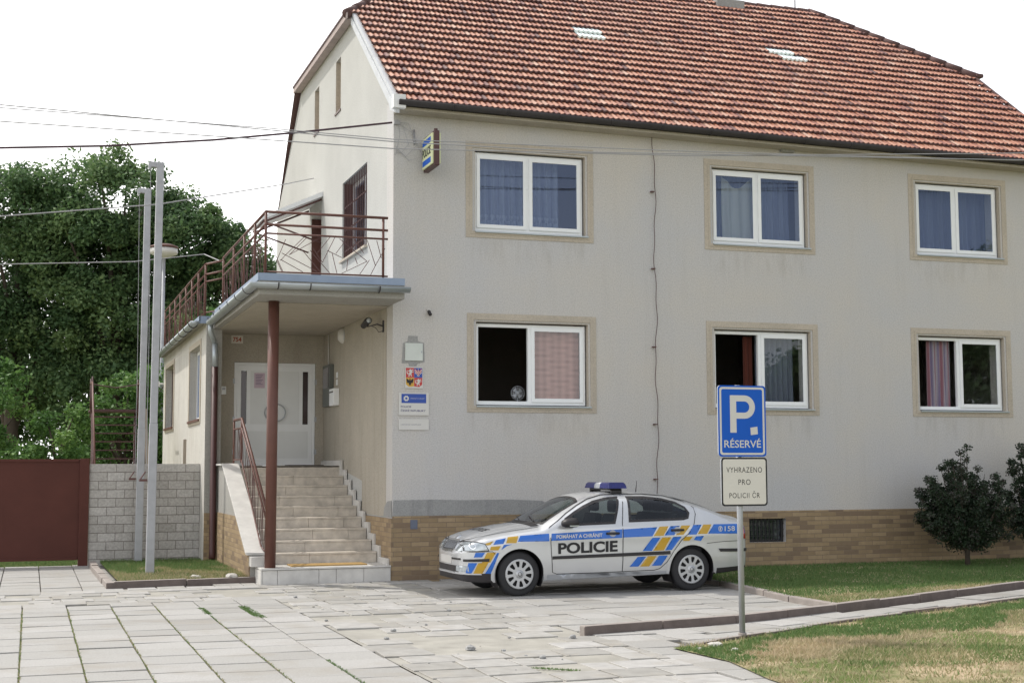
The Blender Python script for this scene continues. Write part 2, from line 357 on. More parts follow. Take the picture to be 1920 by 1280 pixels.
vs_ = scene.view_settings; vs_.view_transform = 'Standard'; vs_.look = 'None'; vs_.exposure = .15; vs_.gamma = 1
scene.cycles.max_bounces = 8; scene.cycles.transparent_max_bounces = 16
#PART2
# ================================================================== SETTING
def poly_sheet(name, pts, z, m, **kw):
    mb = MB(); mb.add([(x, y, z) for x, y in pts], [tuple(range(len(pts)))]); return mb.build(name, m, **kw)
def soilmat(name):
    m, nt, b, _ = new_mat(name); v = coords(nt)
    g = mixc(nt, noise(nt, v, 35, 4), (.075, .115, .03), (.17, .20, .07)); d = mixc(nt, noise(nt, v, 22, 5), (.36, .28, .18), (.56, .45, .31))
    f = ramp(nt, noise(nt, v, .75, 5, .6), [(.45, 0), (.60, 1)])
    nt.links.new(mixc(nt, f, g, d), b.inputs['Base Color']); b.inputs['Roughness'].default_value = 1; b.inputs['Specular IOR Level'].default_value = .1
    bump(nt, b, noise(nt, v, 45, 4), .9, .02); return m
M['lawn'] = soilmat('lawn_soil')
gm = MB(); gm.add([(-400, -300, -.045), (400, -300, -.045), (400, 500, -.045), (-400, 500, -.045)], [(0, 1, 2, 3)])
gm.build('ground', M['lawn'], kind='structure')
poly_sheet('paving_bed', [(-12, -16), (4.35, -16), (4.35, -6.2), (9, -4.2), (14, -3.0), (14, -4.9), (4.35, -6.6), (4.35, 0.02), (-2, .02), (-2, 1.2), (-4.2, 1.2), (-4.2, 5.55), (-12, 5.55)], -.03, M['soil'], kind='structure')
poly_sheet('sandy_strip', [(-12, -2.36), (-2.29, -2.36), (-2.29, -15), (.23, -15), (.23, -.03), (-2.0, -.03), (-2.1, .10), (-4.2, .10), (-4.6, -.5), (-12, -.5)], -.016, M['dirt'], kind='structure')
# slabs -----------------------------------------------------------
def in_poly(x, y, P):
    c = False; j = len(P) - 1
    for i in range(len(P)):
        if (P[i][1] > y) != (P[j][1] > y) and x < (P[j][0] - P[i][0]) * (y - P[i][1]) / (P[j][1] - P[i][1]) + P[i][0]: c = not c
        j = i
    return c
def slab(mb, cx, cy, w, d, z, tilt, tone, rot=0, jit=0):
    a = random.gauss(0, tilt); b = random.gauss(0, tilt); dz = random.gauss(0, .0028)
    cr, sr = math.cos(rot), math.sin(rot); vs = []
    for ins, zz in ((0, z - .035), (0, z - .004), (.005, z)):
        for sx, sy in ((-1, -1), (1, -1), (1, 1), (-1, 1)):
            lx = sx * (w / 2 - ins); ly = sy * (d / 2 - ins)
            if jit: random_state = (round(cx * 97), round(cy * 89), sx, sy); h = hash(random_state); lx += ((h % 1000) / 1000 - .5) * jit; ly += ((h // 1000 % 1000) / 1000 - .5) * jit
            vs.append((cx + lx * cr - ly * sr, cy + lx * sr + ly * cr, zz + dz + a * lx + b * ly))
    fs = [(8, 9, 10, 11)]
    for k in (0, 4):
        for i in range(4): j = (i + 1) % 4; fs.append((k + i, k + j, k + 4 + j, k + 4 + i))
    mb.add(vs, fs, 0, tone)
pv = MB()
zA = [(-12, -15), (-2.3, -15), (-2.3, -2.35), (-12, -2.35)]
x = -5.65 - .555 * 12
while x < -2.35:
    y = -15 + random.uniform(0, .4)
    while y < -2.3:
        d = .585
        if in_poly(x + .27, y + d / 2, zA): slab(pv, x + .2775, y + d / 2, .540 + random.uniform(-.006, .004), d - .030, 0, .005, min(1, max(0, random.gauss(.62, .16))))
        y += d
    x += .555
x = -12
while x < -4.45:            # apron in front of the gate
    y = -.5 + random.uniform(-.15, 0)
    while y < 5.3:
        slab(pv, x + .3, y + .29, .585, .55, 0, .004, min(1, max(0, random.gauss(.55, .15)))); y += .58
    x += .6
zB = [(.25, -15), (.95, -15), (.95, -8.6), (4.32, -6.7), (4.32, -.02), (.25, -.02)]
x = .25
while x < 4.4:
    y = -15 + random.uniform(0, .3)
    while y < 0:
        if in_poly(x + .27, y + .27, zB): slab(pv, x + .27, y + .27, .528, .528, 0, .006, min(1, max(0, random.gauss(.55, .18))))
        y += .56
    x += .54
def kerb_y(x): return np.interp(x, [.15, 2.24, 4.03, 8.61, 14], [-8.03, -7.57, -6.85, -4.68, -2.6])
def lawn_y(x): return np.interp(x, [.55, 1.18, 3.6, 7.2, 14], [-9.45, -9.16, -7.91, -6.43, -3.9])
x = .95
while x < 13:
    yk, yl = kerb_y(x) - .03, lawn_y(x); sl_ = math.atan2(kerb_y(x + .5) - kerb_y(x), .5); n = max(1, round((yk - yl) / .5)); h = (yk - yl) / n
    for i in range(n): slab(pv, x + .25, yl + h * (i + .5), .5 / math.cos(sl_) * .97, h * .96 * math.cos(sl_), .004, .006, min(1, max(0, random.gauss(.5, .16))), sl_)
    x += .515
pv.build('paving', M['slab'], kind='structure')
ov = MB()
def setts(x0, x1, y0, y1, w, d, miss, hole=None):
    y = y0; r = 0
    while y < y1:
        x = x0 + random.uniform(-.1, .1)
        while x < x1:
            ww = random.choice([w, w, w, w * .55]); p = miss(x + ww / 2, y) if callable(miss) else miss
            if random.random() > p:
                slab(ov, x + ww / 2, y + d / 2, ww - .025, d - random.uniform(.025, .05), random.uniform(-.006, .001), .004, random.random(), random.gauss(0, .012), .022)
            x += ww
        y += d; r += 1
setts(-12, -.0, -2.36, -.55, .44, .45, lambda x, y: .12 + (.18 if x > -5 else 0))
setts(-4.2, -2.0, -.55, .12, .44, .33, .10)
setts(-2.1, .2, -.55, .02, .5, .29, .12)
def bare(x, y):
    d1 = math.hypot((x + 1.0) / .75, (y + 9.1) / 1.5); d2 = math.hypot((x + 1.7) / .7, (y + 6.0) / 1.6); d3 = math.hypot((x + .3) / .8, (y + 7.4) / 1.2)
    return .85 if d1 < 1 else .30 if min(d2, d3) < 1 else .08
setts(-2.28, .22, -15, -2.36, .52, .50, bare)
ov.build('worn_setts', M['oldslab'], kind='structure')
# lawns ------------------------------------------------------------
lawnR = [(.55, -9.42), (.62, -10.5), (.42, -11.6), (.2, -14.5), (16, -14.5), (16, -3.3), (14, -3.9), (7.2, -6.43), (3.6, -7.91), (1.18, -9.12)]
lawnS = [(4.42, -.02), (4.42, -2.9), (4.12, -5.5), (4.12, -6.78), (8.61, -4.60), (14, -2.5), (20, -1), (20, -.02)]
lawnL = [(-4.24, .30), (-2.14, .66), (-2.26, 4.94), (-2.46, 4.94), (-2.46, 5.55), (-4.3, 5.55)]
poly_sheet('lawn', lawnR, .012, M['lawn'], kind='structure')
poly_sheet('lawn', lawnS, .06, M['lawn'], kind='structure')
poly_sheet('lawn', lawnL, .06, M['lawn'], kind='structure')
def blades(name, polys, n, hmin, hmax, label=None, tones=None, width=.006):
    pts = []
    tot = sum(p[3] for p in polys)
    for P, z, dens, wgt in polys:
        xs_ = [a for a, b in P]; ys_ = [b for a, b in P]; k = int(n * wgt / tot); c = 0
        while c < k:
            x = random.uniform(min(xs_), max(xs_)); y = random.uniform(min(ys_), max(ys_))
            if dens and random.random() > dens(x, y): continue
            if in_poly(x, y, P): pts.append((x, y, z)); c += 1
    p = np.array(pts); k = len(p)
    ang = RNG.uniform(0, 2 * np.pi, k); h = RNG.uniform(hmin, hmax, k); wd = RNG.uniform(.6, 1.4, k) * width; ln = RNG.normal(0, .6, (k, 2)) * h[:, None]
    dx = np.cos(ang) * wd; dy = np.sin(ang) * wd
    V = np.zeros((k, 3, 3)); V[:, 0] = p - np.stack([dx, dy, 0 * dx], 1); V[:, 1] = p + np.stack([dx, dy, 0 * dx], 1); V[:, 2] = p + np.stack([ln[:, 0], ln[:, 1], h], 1)
    tn = np.array([tones(a[0], a[1]) for a in pts]) if tones else RNG.uniform(0, 1, k)
    return raw_mesh(name, V.reshape(-1, 3), 3, k, tn, M['grass'])
def raw_mesh(name, V, per, k, tone, m):
    me = bpy.data.meshes.new(name); me.vertices.add(len(V)); me.vertices.foreach_set('co', np.ascontiguousarray(V, dtype=np.float32).ravel())
    me.loops.add(k * per); me.loops.foreach_set('vertex_index', np.arange(k * per, dtype=np.int32))
    me.polygons.add(k); me.polygons.foreach_set('loop_start', np.arange(0, k * per, per, dtype=np.int32))
    me.update(calc_edges=True); me.materials.append(m)
    a = me.attributes.new('tone', 'FLOAT', 'FACE'); a.data.foreach_set('value', np.asarray(tone, dtype=np.float32)); return me
def green(x, y): return math.sin(x * 1.7 + 1.3 * math.sin(y * 1.1)) * .5 + math.sin(y * 2.3 + x * .6 + 1.9 * math.sin(x * .9)) * .5
def rtone(x, y):
    d = lawn_y(x) - y + .22 * green(x * 2.1, y * 2.3) + .12 * green(y * 5, x * 6)
    b = .80 if d < .16 else .30 if d < 1.35 + .7 * green(x * .7 + 1, y * .5) else .80
    return min(1, max(0, random.gauss(b + .22 * (green(x, y) < 0) * (1 if b > .5 else .3) - (.25 if b > .5 and green(x * .8 + 2, y) > .3 else 0), .14)))
def rdens(x, y):
    d = lawn_y(x) - y + .2 * green(x * 2.1, y * 2.3)
    return .35 if d < .14 else 1 if d < 1.6 else (.75 if green(x * .8 + 2, y) > .2 else .28)
near = [(.55, -9.42), (.62, -10.5), (.42, -11.6), (.3, -12.6), (8, -12.6), (14, -8), (14, -3.9), (7.2, -6.43), (3.6, -7.91), (1.18, -9.12)]
link(blades('lawn_grass', [(near, .012, rdens, 1)], 90000, .02, .055, tones=rtone), 'lawn_grass', kind='stuff', label='green and sun-bleached grass in front of the pavement', category='grass')
link(blades('shaded_grass', [([(4.42, -.05), (4.42, -2.9), (4.14, -5.5), (4.14, -6.7), (8.61, -4.56), (14, -2.5), (14, -.05)], .06, None, 1)], 45000, .02, .06,
     tones=lambda x, y: min(1, max(0, random.gauss(.28 + (.5 if y < np.interp(x, [4, 14], [-5.6, -3.2]) else 0), .15)))), 'shaded_grass', kind='stuff', label='shaded grass strip at the foot of the house wall', category='grass')
link(blades('verge_grass', [(lawnL, .06, None, 3), ([(-8, 5.7), (-4.6, 5.7), (-4.6, 9), (-8, 9)], -.045, None, 2)], 42000, .03, .08,
     tones=lambda x, y: min(1, max(0, random.gauss(.34 + (.42 if y < 2.6 + green(x * 3, y * 2) else 0), .2)))), 'verge_grass', kind='stuff', label='grass around the flagpoles and behind the gate', category='grass')
joints = []
for x0, y0, x1, y1, wd in ((-2.89, -3.4, -2.87, -5.0, .06), (-3.44, -3.5, -3.43, -4.3, .04), (-2.875, -9.0, -2.875, -10.9, .018), (-3.43, -4.5, -3.43, -10.8, .005), (-3.985, -3, -3.985, -10.8, .005), (-4.54, -3, -4.54, -10.8, .006), (-5.095, -3, -5.095, -10.8, .005), (-5.65, -3, -5.65, -10.8, .007), (-1.2, -10.2, -.9, -10.5, .05)):
    joints.append(([(x0 - wd, y0), (x0 + wd, y0), (x1 + wd, y1), (x1 - wd, y1)], -.004, None, abs(y1 - y0) * (wd ** .5) * (3.5 if wd > .03 else 1)))
link(blades('joint_weeds', joints, 5200, .006, .022, tones=lambda x, y: random.uniform(.15, .42) if (-5.2 < y < -3.3 and x > -3.5) or x > -2.9 else random.uniform(.35, .95), width=.006), 'joint_weeds', kind='stuff', label='small green weeds in the joints of the paving', category='weeds')
# kerbs ------------------------------------------------------------
def kerb(pts, name='kerb', w=.11, z0=-.05, z1=.09, seg=1.0):
    mb = MB()
    for a, b in zip(pts[:-1], pts[1:]):
        a = Vector(a); b = Vector(b); d = b - a; n = max(1, round(d.length / seg)); u = d.normalized(); q = Vector((-u.y, u.x))
        for i in range(n):
            p0 = a + d * (i / n) + u * .006; p1 = a + d * ((i + 1) / n) - u * .006; j = random.gauss(0, .006); zz = z1 + random.gauss(0, .006)
            c = [p0 + q * (j), p1 + q * j, p1 + q * (w + j), p0 + q * (w + j)]
            mb.add([(v.x, v.y, z0) for v in c] + [(v.x, v.y, zz) for v in c], [(0, 1, 2, 3), (4, 7, 6, 5), (0, 4, 5, 1), (1, 5, 6, 2), (2, 6, 7, 3), (3, 7, 4, 0)])
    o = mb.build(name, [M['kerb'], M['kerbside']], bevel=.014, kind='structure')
    for p in o.data.polygons: p.material_index = 1 if p.normal.y < -.45 else 0  # faces turned away from the sun get the shade-coloured material
    return o
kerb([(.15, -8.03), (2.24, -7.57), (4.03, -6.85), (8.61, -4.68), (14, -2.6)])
kerb([(4.12, -6.60), (4.12, -5.5), (4.42, -2.9), (4.42, -.1)][::-1], z1=.085)
kerb([(.95, -9.30), (1.18, -9.18), (3.6, -7.95), (7.2, -6.47), (14, -3.95)], w=.06, z1=.045, z0=-.05)
kerb([(-4.40, 5.2), (-4.34, .14), ][::-1], w=.12)
kerb([(-4.34, .14), (-2.1, .5)], w=.12)

# ================================================================== BUILDING
B = thing('house', 'two-storey cream plastered police house with red tiled roof', 'house', (0, 0, 0))
XR = 13.9
def sh(x0, d=.08): return d * (x0 + 5.6) / 22.5
WIN = {}
for k, xa, xb, zb, zt in (('a', 1.40, 3.37, 5.82, 7.17), ('b', 5.85, 7.75, 5.82, 7.17), ('c', 10.12, 11.98, 5.82, 7.17), ('d', 1.42, 3.40, 2.87, 4.24), ('e', 5.85, 7.76, 2.87, 4.24), ('g', 10.09, 11.98, 2.87, 4.24)):
    WIN[k] = (xa + sh(xa), xb + sh(xb), zb, zt)
holes = [rect(a - .015, b + .03, c - .02, d + .03) for a, b, c, d in WIN.values()]
bh = rect(6.50, 7.24, .48, .90)
fac = MB().prism([(0, -.1), (XR, -.1), (XR, 7.78), (0, 7.97)], 0, .45, 'y', holes + [bh])
fac.build('wall', M['facade'], B)
gh = [rect(1.95, 4.05, 5.79, 7.30), rect(4.30, 4.78, 8.84, 9.90), rect(6.50, 7.00, 8.92, 9.88), rect(6.15, 7.25, 4.80, 7.15)]
MB().prism([(.45, -.1), (.45, 7.96), (0, 7.97), (3.12, 10.28), (8.62, 10.28), (11.75, 7.96), (11.75, -.1)], 0, .45, 'x', gh).build('wall', M['gable'], B, label='sunlit white gable wall with small attic openings')
MB().box(.45, XR, 11.3, 11.75, -.1, 7.9).build('wall', M['gable'], B)
MB().prism([(.45, -.1), (.45, 7.78), (0, 7.79), (3.12, 10.28), (8.62, 10.28), (11.3, 7.9), (11.3, -.1)], XR - .45, XR - .003, 'x').build('wall', M['gable'], B)
MB().box(.46, XR - .46, .46, 11.29, 5.2, 5.4).box(.46, XR - .46, .46, 11.29, 7.6, 7.75).box(.46, XR - .46, .46, 11.29, 1.75, 1.95).box(4.5, 4.6, .46, 6, 1.95, 7.6).box(8.8, 8.9, .46, 6, 1.95, 7.6).box(.46, XR - .46, 4.6, 4.7, 1.95, 7.6).build('inner_floor', simple('interior_paint', (.24, .22, .19), .9), B)
# porch side skin of the wall (yellower render), with lighter corner strip
MB().prism([(.42, 1.02), (2.2, 1.02), (2.2, 1.6), (5.745, 2.0), (5.745, 4.52), (.42, 4.52)], -.006, -.001, 'x').build('render_coat', M['porch'], B)
# plinth ------------------------------------------------------------
MB().prism([(0, -.05), (XR, -.05), (XR, 1.035), (0, 1.035)], -.018, -.002, 'y', [bh]).build('plinth', M['brick'], B)
MB().prism([(-.018, -.05), (2.4, -.05), (2.4, 1.0), (-.018, 1.0)], -.02, -.002, 'x').build('plinth', M['brick'], B)
MB().prism([(.0, 1.04), (2.9, 1.04), (2.86, 1.10), (2.6, 1.26), (2.0, 1.29), (1.2, 1.285), (.7, 1.30), (.02, 1.295)], -.007, -.001, 'y').build('cement_patch', M['cement'], B)
MB().prism([(.02, 1.02), (.55, 1.02), (.5, 1.17), (.3, 1.27), (.02, 1.29)], -.012, -.007, 'x').build('cement_patch', M['cement'], B)
# basement window
bw = MB().prism(rect(6.50, 7.24, .48, .90), .10, .14, 'y', [rect(6.54, 7.20, .52, .86)]).build('basement_window', M['blackplastic'], B)
g = MB()
for i in range(9): g.box(6.53 + i * .08, 6.542 + i * .08, .05, .065, .48, .90)
for z in (.58, .69, .80): g.box(6.50, 7.24, .066, .074, z, z + .01)
g.build('grille', M['blackplastic'], bw)
MB().box(6.40, 7.35, .46, .50, .38, 1.0).build('dark_back_sheet', M['dark'], bw)  # dark sheet standing in for the unlit cellar behind the window
MB().box(6.54, 7.20, .115, .12, .52, .86).build('pane', M['glass'], bw)
# windows -----------------------------------------------------------
def window(k, open_left):
    a, b, c, d = WIN[k]; fy0, fy1 = .085, .155
    t = .055
    mid = (a + b) / 2 - .02
    fr = MB().prism(rect(a, b, c, d), fy0, fy1, 'y', [rect(a + t, mid - .035, c + t + .01, d - t), rect(mid + .035, b - t, c + t + .01, d - t)])
    w_ = fr.build('window', M['white'], B, bevel=.006)
    sash_t = .062
    for i, (p, q) in enumerate(((a + t - .012, mid - .023), (mid + .023, b - t + .012))):
        if i == 0 and open_left: 
            continue
        s = MB().prism(rect(p, q, c + t - .004, d - t + .012), fy0 - .022, fy0 - .002, 'y', [rect(p + sash_t, q - sash_t, c + t + sash_t, d - t - sash_t + .008)])
        s_ = s.build('sash', M['white'], w_, bevel=.005)
        MB().box(p + sash_t - .004, q - sash_t + .004, fy0 - .010, fy0 - .006, c + t + sash_t - .004, d - t - sash_t + .012).build('pane', M['glass'] if c > 5 else M['glasslow'], w_)
    if open_left:   # the sash is swung into the room
        p, q = a + t, mid - .03; wd = q - p; ang = rad(78)
        s = MB(); mt = Matrix.Translation((p, fy1 + .01, 0)) @ Matrix.Rotation(ang, 4, 'Z')
        for x0, x1, z0, z1 in ((0, .06, c + t, d - t), (wd - .06, wd, c + t, d - t), (.06, wd - .06, c + t, c + t + .06), (.06, wd - .06, d - t - .06, d - t)): s.box(x0, x1, 0, .05, z0, z1, mat=mt)
        s.build('sash', M['white'], w_)
        MB().box(.055, wd - .055, .022, .026, c + t + .055, d - t - .055, mat=mt).build('pane', M['glasslow'], w_)
    MB().box(a - .012, b + .07, -.05, .08, c - .045, c - .018).build('sill', M['zinc'], w_, bevel=.004)
    o = rect(a - .17, b + .175, c - .13, d + .165)
    sr = MB().prism(o, -.012, -.001, 'y', [rect(a - .055, b + .065, c - .02, d + .055)])
    sr.prism(rect(a - .10, b + .11, c - .075, d + .105), -.020, -.013, 'y', [rect(a - .055, b + .065, c - .02, d + .055)])
    sr.build('surround', M['surround'], w_, bevel=.004)
    # painted reveal
    rv = MB(); i0, i1, j0, j1 = a - .0135, b + .0285, c - .0185, d + .0285; e = .006
    rv.box(i1 - e, i1, .0, .084, j0, j1 - e).box(i0, i0 + e, 0, .084, j0, j1 - e).box(i0, i1, 0, .084, j1 - e, j1)
    rv.build('reveal', M['surround'], w_)
    return w_
for k in 'abc': window(k, False)
for k in 'deg': window(k, True)
# curtains ----------------------------------------------------------
def curtain(x0, x1, z0, z1, y, m, label, fold=.09, amp=.02, top=None, tone=None, hem=None, cat='curtain', name='curtain', ruche=0):
    nx = max(12, int((x1 - x0) / .012)); nz = 26; vs = []; fs = []; mb = MB()
    for i in range(nx + 1):
        for j in range(nz + 1):
            u = i / nx; v = j / nz; zt = top(u) if top else z1; zb = hem(u) if hem else z0
            X = x0 + (x1 - x0) * u; Z = zb + (zt - zb) * v
            yy = y + amp * math.sin(X / fold * 6.283 + .8 * math.sin(Z * 2.1) + .5 * math.sin(X * 9)) * (1 - .35 * v) + (ruche and .012 * abs(math.sin(Z * ruche + .15 * math.sin(X * 7))))
            vs.append((X, yy, Z))
    for i in range(nx):
        for j in range(nz):
            q = i * (nz + 1) + j; u = (i + .5) / nx; v = (j + .5) / nz
            t = tone(u, v) if tone else .45 + .25 * math.sin((x0 + (x1 - x0) * u) / fold * 6.283)
            mb.add([vs[q], vs[q + nz + 1], vs[q + nz + 2], vs[q + 1]], [(0, 1, 2, 3)], 0, t, True)
    o = mb.build(name, m, recalc=False, **L(label, cat)); 
    bm = bmesh.new(); bm.from_mesh(o.data); bmesh.ops.remove_doubles(bm, verts=bm.verts, dist=1e-5); bm.to_mesh(o.data); bm.free()
    return recenter(o, (x0, y, z0))
G = WIN
def lace(u, v): return (.3 + .2 * math.sin(u * 60) + (.35 if v < .22 and (math.sin(u * 90) * math.sin(v * 120) > -.2) else 0))
a, b, c, d = G['a']
curtain(a + .08, b - .32, c + .06, d - .04, .40, M['curtain'], 'sheer lace curtain in the upper window above the red blind', .11, .03, tone=lace)
a, b, c, d = G['b']
curtain(a + .08, b - .1, c + .06, d - .04, .45, M['curtain'], 'sheer curtain with blue sky reflection in its colour, across the middle upper window', .11, .03, tone=lambda u, v: .2 + .12 * math.sin(u * 50))
curtain(a + .30, a + .93, c + .08, d - .1, .24, M['curtaincream'], 'cream cloth draped diagonally in the middle upper window', .2, .03, top=lambda u: d - .08 - .30 * math.sin(math.pi * min(1, u)) ** 1.5 * .7, hem=lambda u: c + .02 )
a, b, c, d = G['c']
curtain(a + .02, b + .25, c + .0, d - .0, .47, M['curtain'], 'faint lace curtain in the right upper window', .11, .03, tone=lambda u, v: .12 + .12 * math.sin(u * 50))
a, b, c, d = G['d']
curtain((a + b) / 2 + .05, b - .07, c + .06, d - .05, .185, M['curtainred'], 'ruched russet blind behind the right pane of the left ground floor window', .3, .012, tone=lambda u, v: .35 + .3 * abs(math.sin(v * 34 + .6 * math.sin(u * 8))) + .12 * math.sin(u * 40), ruche=24, name='blind', cat='blind')
a, b, c, d = G['e']
curtain((a + b) / 2 - .25, (a + b) / 2 - .06, c + .06, d - .07, .30, M['curtainorange'], 'dark orange curtain edge in the open middle ground floor window', .08, .02, hem=lambda u: c + .02)
curtain((a + b) / 2 + .05, b - .1, c + .06, d - .04, .42, M['curtain'], 'grey net curtain behind the pane next to the parking sign', .11, .03, tone=lambda u, v: .1 + .1 * math.sin(u * 50))
a, b, c, d = G['g']
mb_ = (a + b) / 2 - .06
curtain(mb_ - .52, mb_, c + .06, d - .05, .28, M['curtainstripe'], 'striped curtain gathered in the open half of the right ground floor window', .10, .03, tone=lambda u, v: .5 + .5 * math.sin(u * 22 + .5), top=lambda u: d - .05)
# gather its left side towards the top
# desk fan on the inside of the left window
a, b, c, d = G['d']
fx, fz = (a + b) / 2 - .17, c + .055
fan = thing('desk_fan', 'small round desk fan standing inside the open left ground floor window', 'fan', (fx, .30, fz))
mb = MB().lathe([(0, 0), (.07, 0), (.07, .01), (.012, .02), (.012, .08), (0, .08)], (0, 0, 0)); mb.build('stand', M['galv'], fan)
mb = MB()
for r in (.04, .08, .12): mb.tube([(r * math.cos(t * .2618), -.02, .16 + r * math.sin(t * .2618)) for t in range(25)], .004, 5, cap=False)
for i in range(16): t = i * math.pi / 8; mb.tube([(.0, -.03, .16), (.12 * math.cos(t), -.02, .16 + .12 * math.sin(t))], .0022, 4)
mb.build('guard', M['galv'], fan)
mb = MB()
for i in range(4):
    t = i * math.pi / 2 + .3; mb.add([(0, 0, .16), (.1 * math.cos(t), .01, .16 + .1 * math.sin(t)), (.1 * math.cos(t + .8), -.01, .16 + .1 * math.sin(t + .8))], [(0, 1, 2)])
mb.lathe([(0, -.01), (.03, -.01), (.03, .06), (0, .06)], (0, 0, .16), 'y', 12); mb.build('blades', M['galv'], fan)

# roof --------------------------------------------------------------
SL = .745; L0 = -.36
def eave_z(x): return 8.06 - .0135 * x
def roof_pt(x, s, h=0):   # s: horizontal distance in Y from the wall plane
    f = max(0, 1 - (s - L0) / 6.2); z = 8.08 + SL * s - .0135 * x * f
    n = Vector((0, -SL, 1)).normalized(); return Vector((x, s, z)) + n * h
HX0, HX1 = -.14, XR + .06        # hip eaves
def xlim(s):
    if s < 3.12: return .0, XR + .02
    t = (s - 3.12) / (5.87 - 3.12); return HX0 + t * 2.45, HX1 - t * 2.45
ROWS = 24; DY = (5.87 - L0) / ROWS
SKY = [(4.52, 5.0, 14), (4.64, 5.12, 13), (9.02, 9.45, 14), (9.12, 9.6, 13)]
tm = MB(); gt = {}
for r in range(ROWS):
    s0 = L0 + r * DY; s1 = s0 + DY * 1.06
    if r == ROWS - 1: s1 = 5.86
    xl, xr = xlim((s0 + s1) / 2 if s0 > 3 else s0)
    off = .1 * (r % 2) * 0; nt_ = int((xr - xl) / .2)
    for k in range(nt_ + 1):
        xa = xl + k * .2; xb = min(xa + .2, xr)
        if xb - xa < .03: continue
        lift = random.gauss(0, .0025); tone = min(1, max(0, random.gauss(.56, .15))); if_dark = random.random()
        if if_dark < .03: tone = random.uniform(.1, .3)
        if abs(xa - 4.2 - .35 * (r - 8)) < .0: pass
        ns = 10; vs = []
        for j, s in enumerate((s0, s0, s0 + DY * .06, s0 + DY * .5, s1)):
            for i in range(ns + 1):
                X = xa + (xb - xa) * i / ns; ph = (X - xl) / .1 * 2 * math.pi
                wv = .032 * (0.5 + .5 * math.cos(ph)) ** .8 + .002 * math.cos(ph * 2); e = (i in (0, ns)) * -.003
                fr = (s - s0) / (s1 - s0); h = .056 * (1 - fr) + .006 + wv * (1 - .15 * fr) + lift + e
                if j == 0: h -= .045
                ss = s - (.006 * math.cos(ph) if j in (1, 2) else 0)
                vs.append(tuple(roof_pt(X, ss, h)))
        fs = []
        for j in range(4):
            for i in range(ns): q = j * (ns + 1) + i; fs.append((q, q + 1, q + ns + 2, q + ns + 1))
        sk = [i for i, (p, q, rr) in enumerate(SKY) if rr == r and p - .1 <= xa + .1 <= q + .02]
        tgt = gt.setdefault(sk[0] // 2, MB()) if sk else tm
        tgt.add(vs, fs, 0, tone, True)
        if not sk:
            n0 = len(tgt.t) - len(fs); tgt.t[n0:n0 + ns] = [0.0] * ns  # front risers take the darkest tone: riser shadow and edge moss painted together
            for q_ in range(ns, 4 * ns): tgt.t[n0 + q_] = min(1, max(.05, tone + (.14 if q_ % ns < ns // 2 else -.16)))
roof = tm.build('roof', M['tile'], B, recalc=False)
for k_, m_ in gt.items(): m_.build('skylight_tiles', M['glasstile'], roof, recalc=False)
# back slope, hips, under-deck
dk = MB()
dk.add([tuple(roof_pt(0, L0, -.02)), tuple(roof_pt(XR, L0, -.02)), tuple(roof_pt(XR, 3.12, -.02)), tuple(roof_pt(HX1 - 2.45, 5.87, -.02)), tuple(roof_pt(HX0 + 2.45, 5.87, -.02)), tuple(roof_pt(0, 3.12, -.02))], [(0, 1, 2, 3, 4, 5)])
dk.build('roof_underside', simple('roof_boards', (.16, .10, .07), .9), roof, recalc=False)
def mz(y): return 8.06 + SL * y
bk = MB(); bk.add([(0, 11.78, 7.985), (XR, 11.78, 7.985), (HX1, 8.62, mz(3.12)), (HX1 - 2.45, 5.87, mz(5.87)), (HX0 + 2.45, 5.87, mz(5.87)), (HX0, 8.62, mz(3.12))], [(0, 1, 2, 3, 4, 5)])
for X, s in ((HX0, 1), (HX1, -1)):
    bk.add([(X, 3.10, mz(3.10)), (X, 8.64, mz(3.10)), (X + s * 2.45, 5.87, mz(5.87)), ], [(0, 1, 2)])
    MB().box(*sorted((X + s * .004, X + s * .13)), 3.10, 8.64, mz(3.10) - .10, mz(3.10) - .01).build('eave_soffit', M['eave'], roof)
bk.build('roof_hip', M['ridge'], roof)
# ridge tiles
def ridge_tiles(p, q, n, r0=.085):
    mb = MB(); p = Vector(p); q = Vector(q)
    for i in range(n):
        a_ = p.lerp(q, i / n); b_ = p.lerp(q, (i + 1.12) / n); mb.tube([a_, b_], [r0 * 1.15, r0 * .92], 10)
    return mb.build('ridge_tiles', M['ridge'], roof)
ridge_tiles((HX0 + 2.3, 5.87, mz(5.87) + .01), (HX1 - 2.4, 5.87, mz(5.87) + .01), 26)
ridge_tiles((HX1 + .02, 3.05, mz(3.05) + .02), (HX1 - 2.45, 5.87, mz(5.87) + .03), 11)
ridge_tiles((HX0 - .02, 3.05, mz(3.05) + .02), (HX0 + 2.45, 5.87, mz(5.87) + .03), 11)
mb = MB().box(XR + .02, XR + .20, 2.95, 3.12, mz(3.05) + .0, mz(3.05) + .09); mb.build('ridge_end_cap', M['ridge'], roof, bevel=.03)
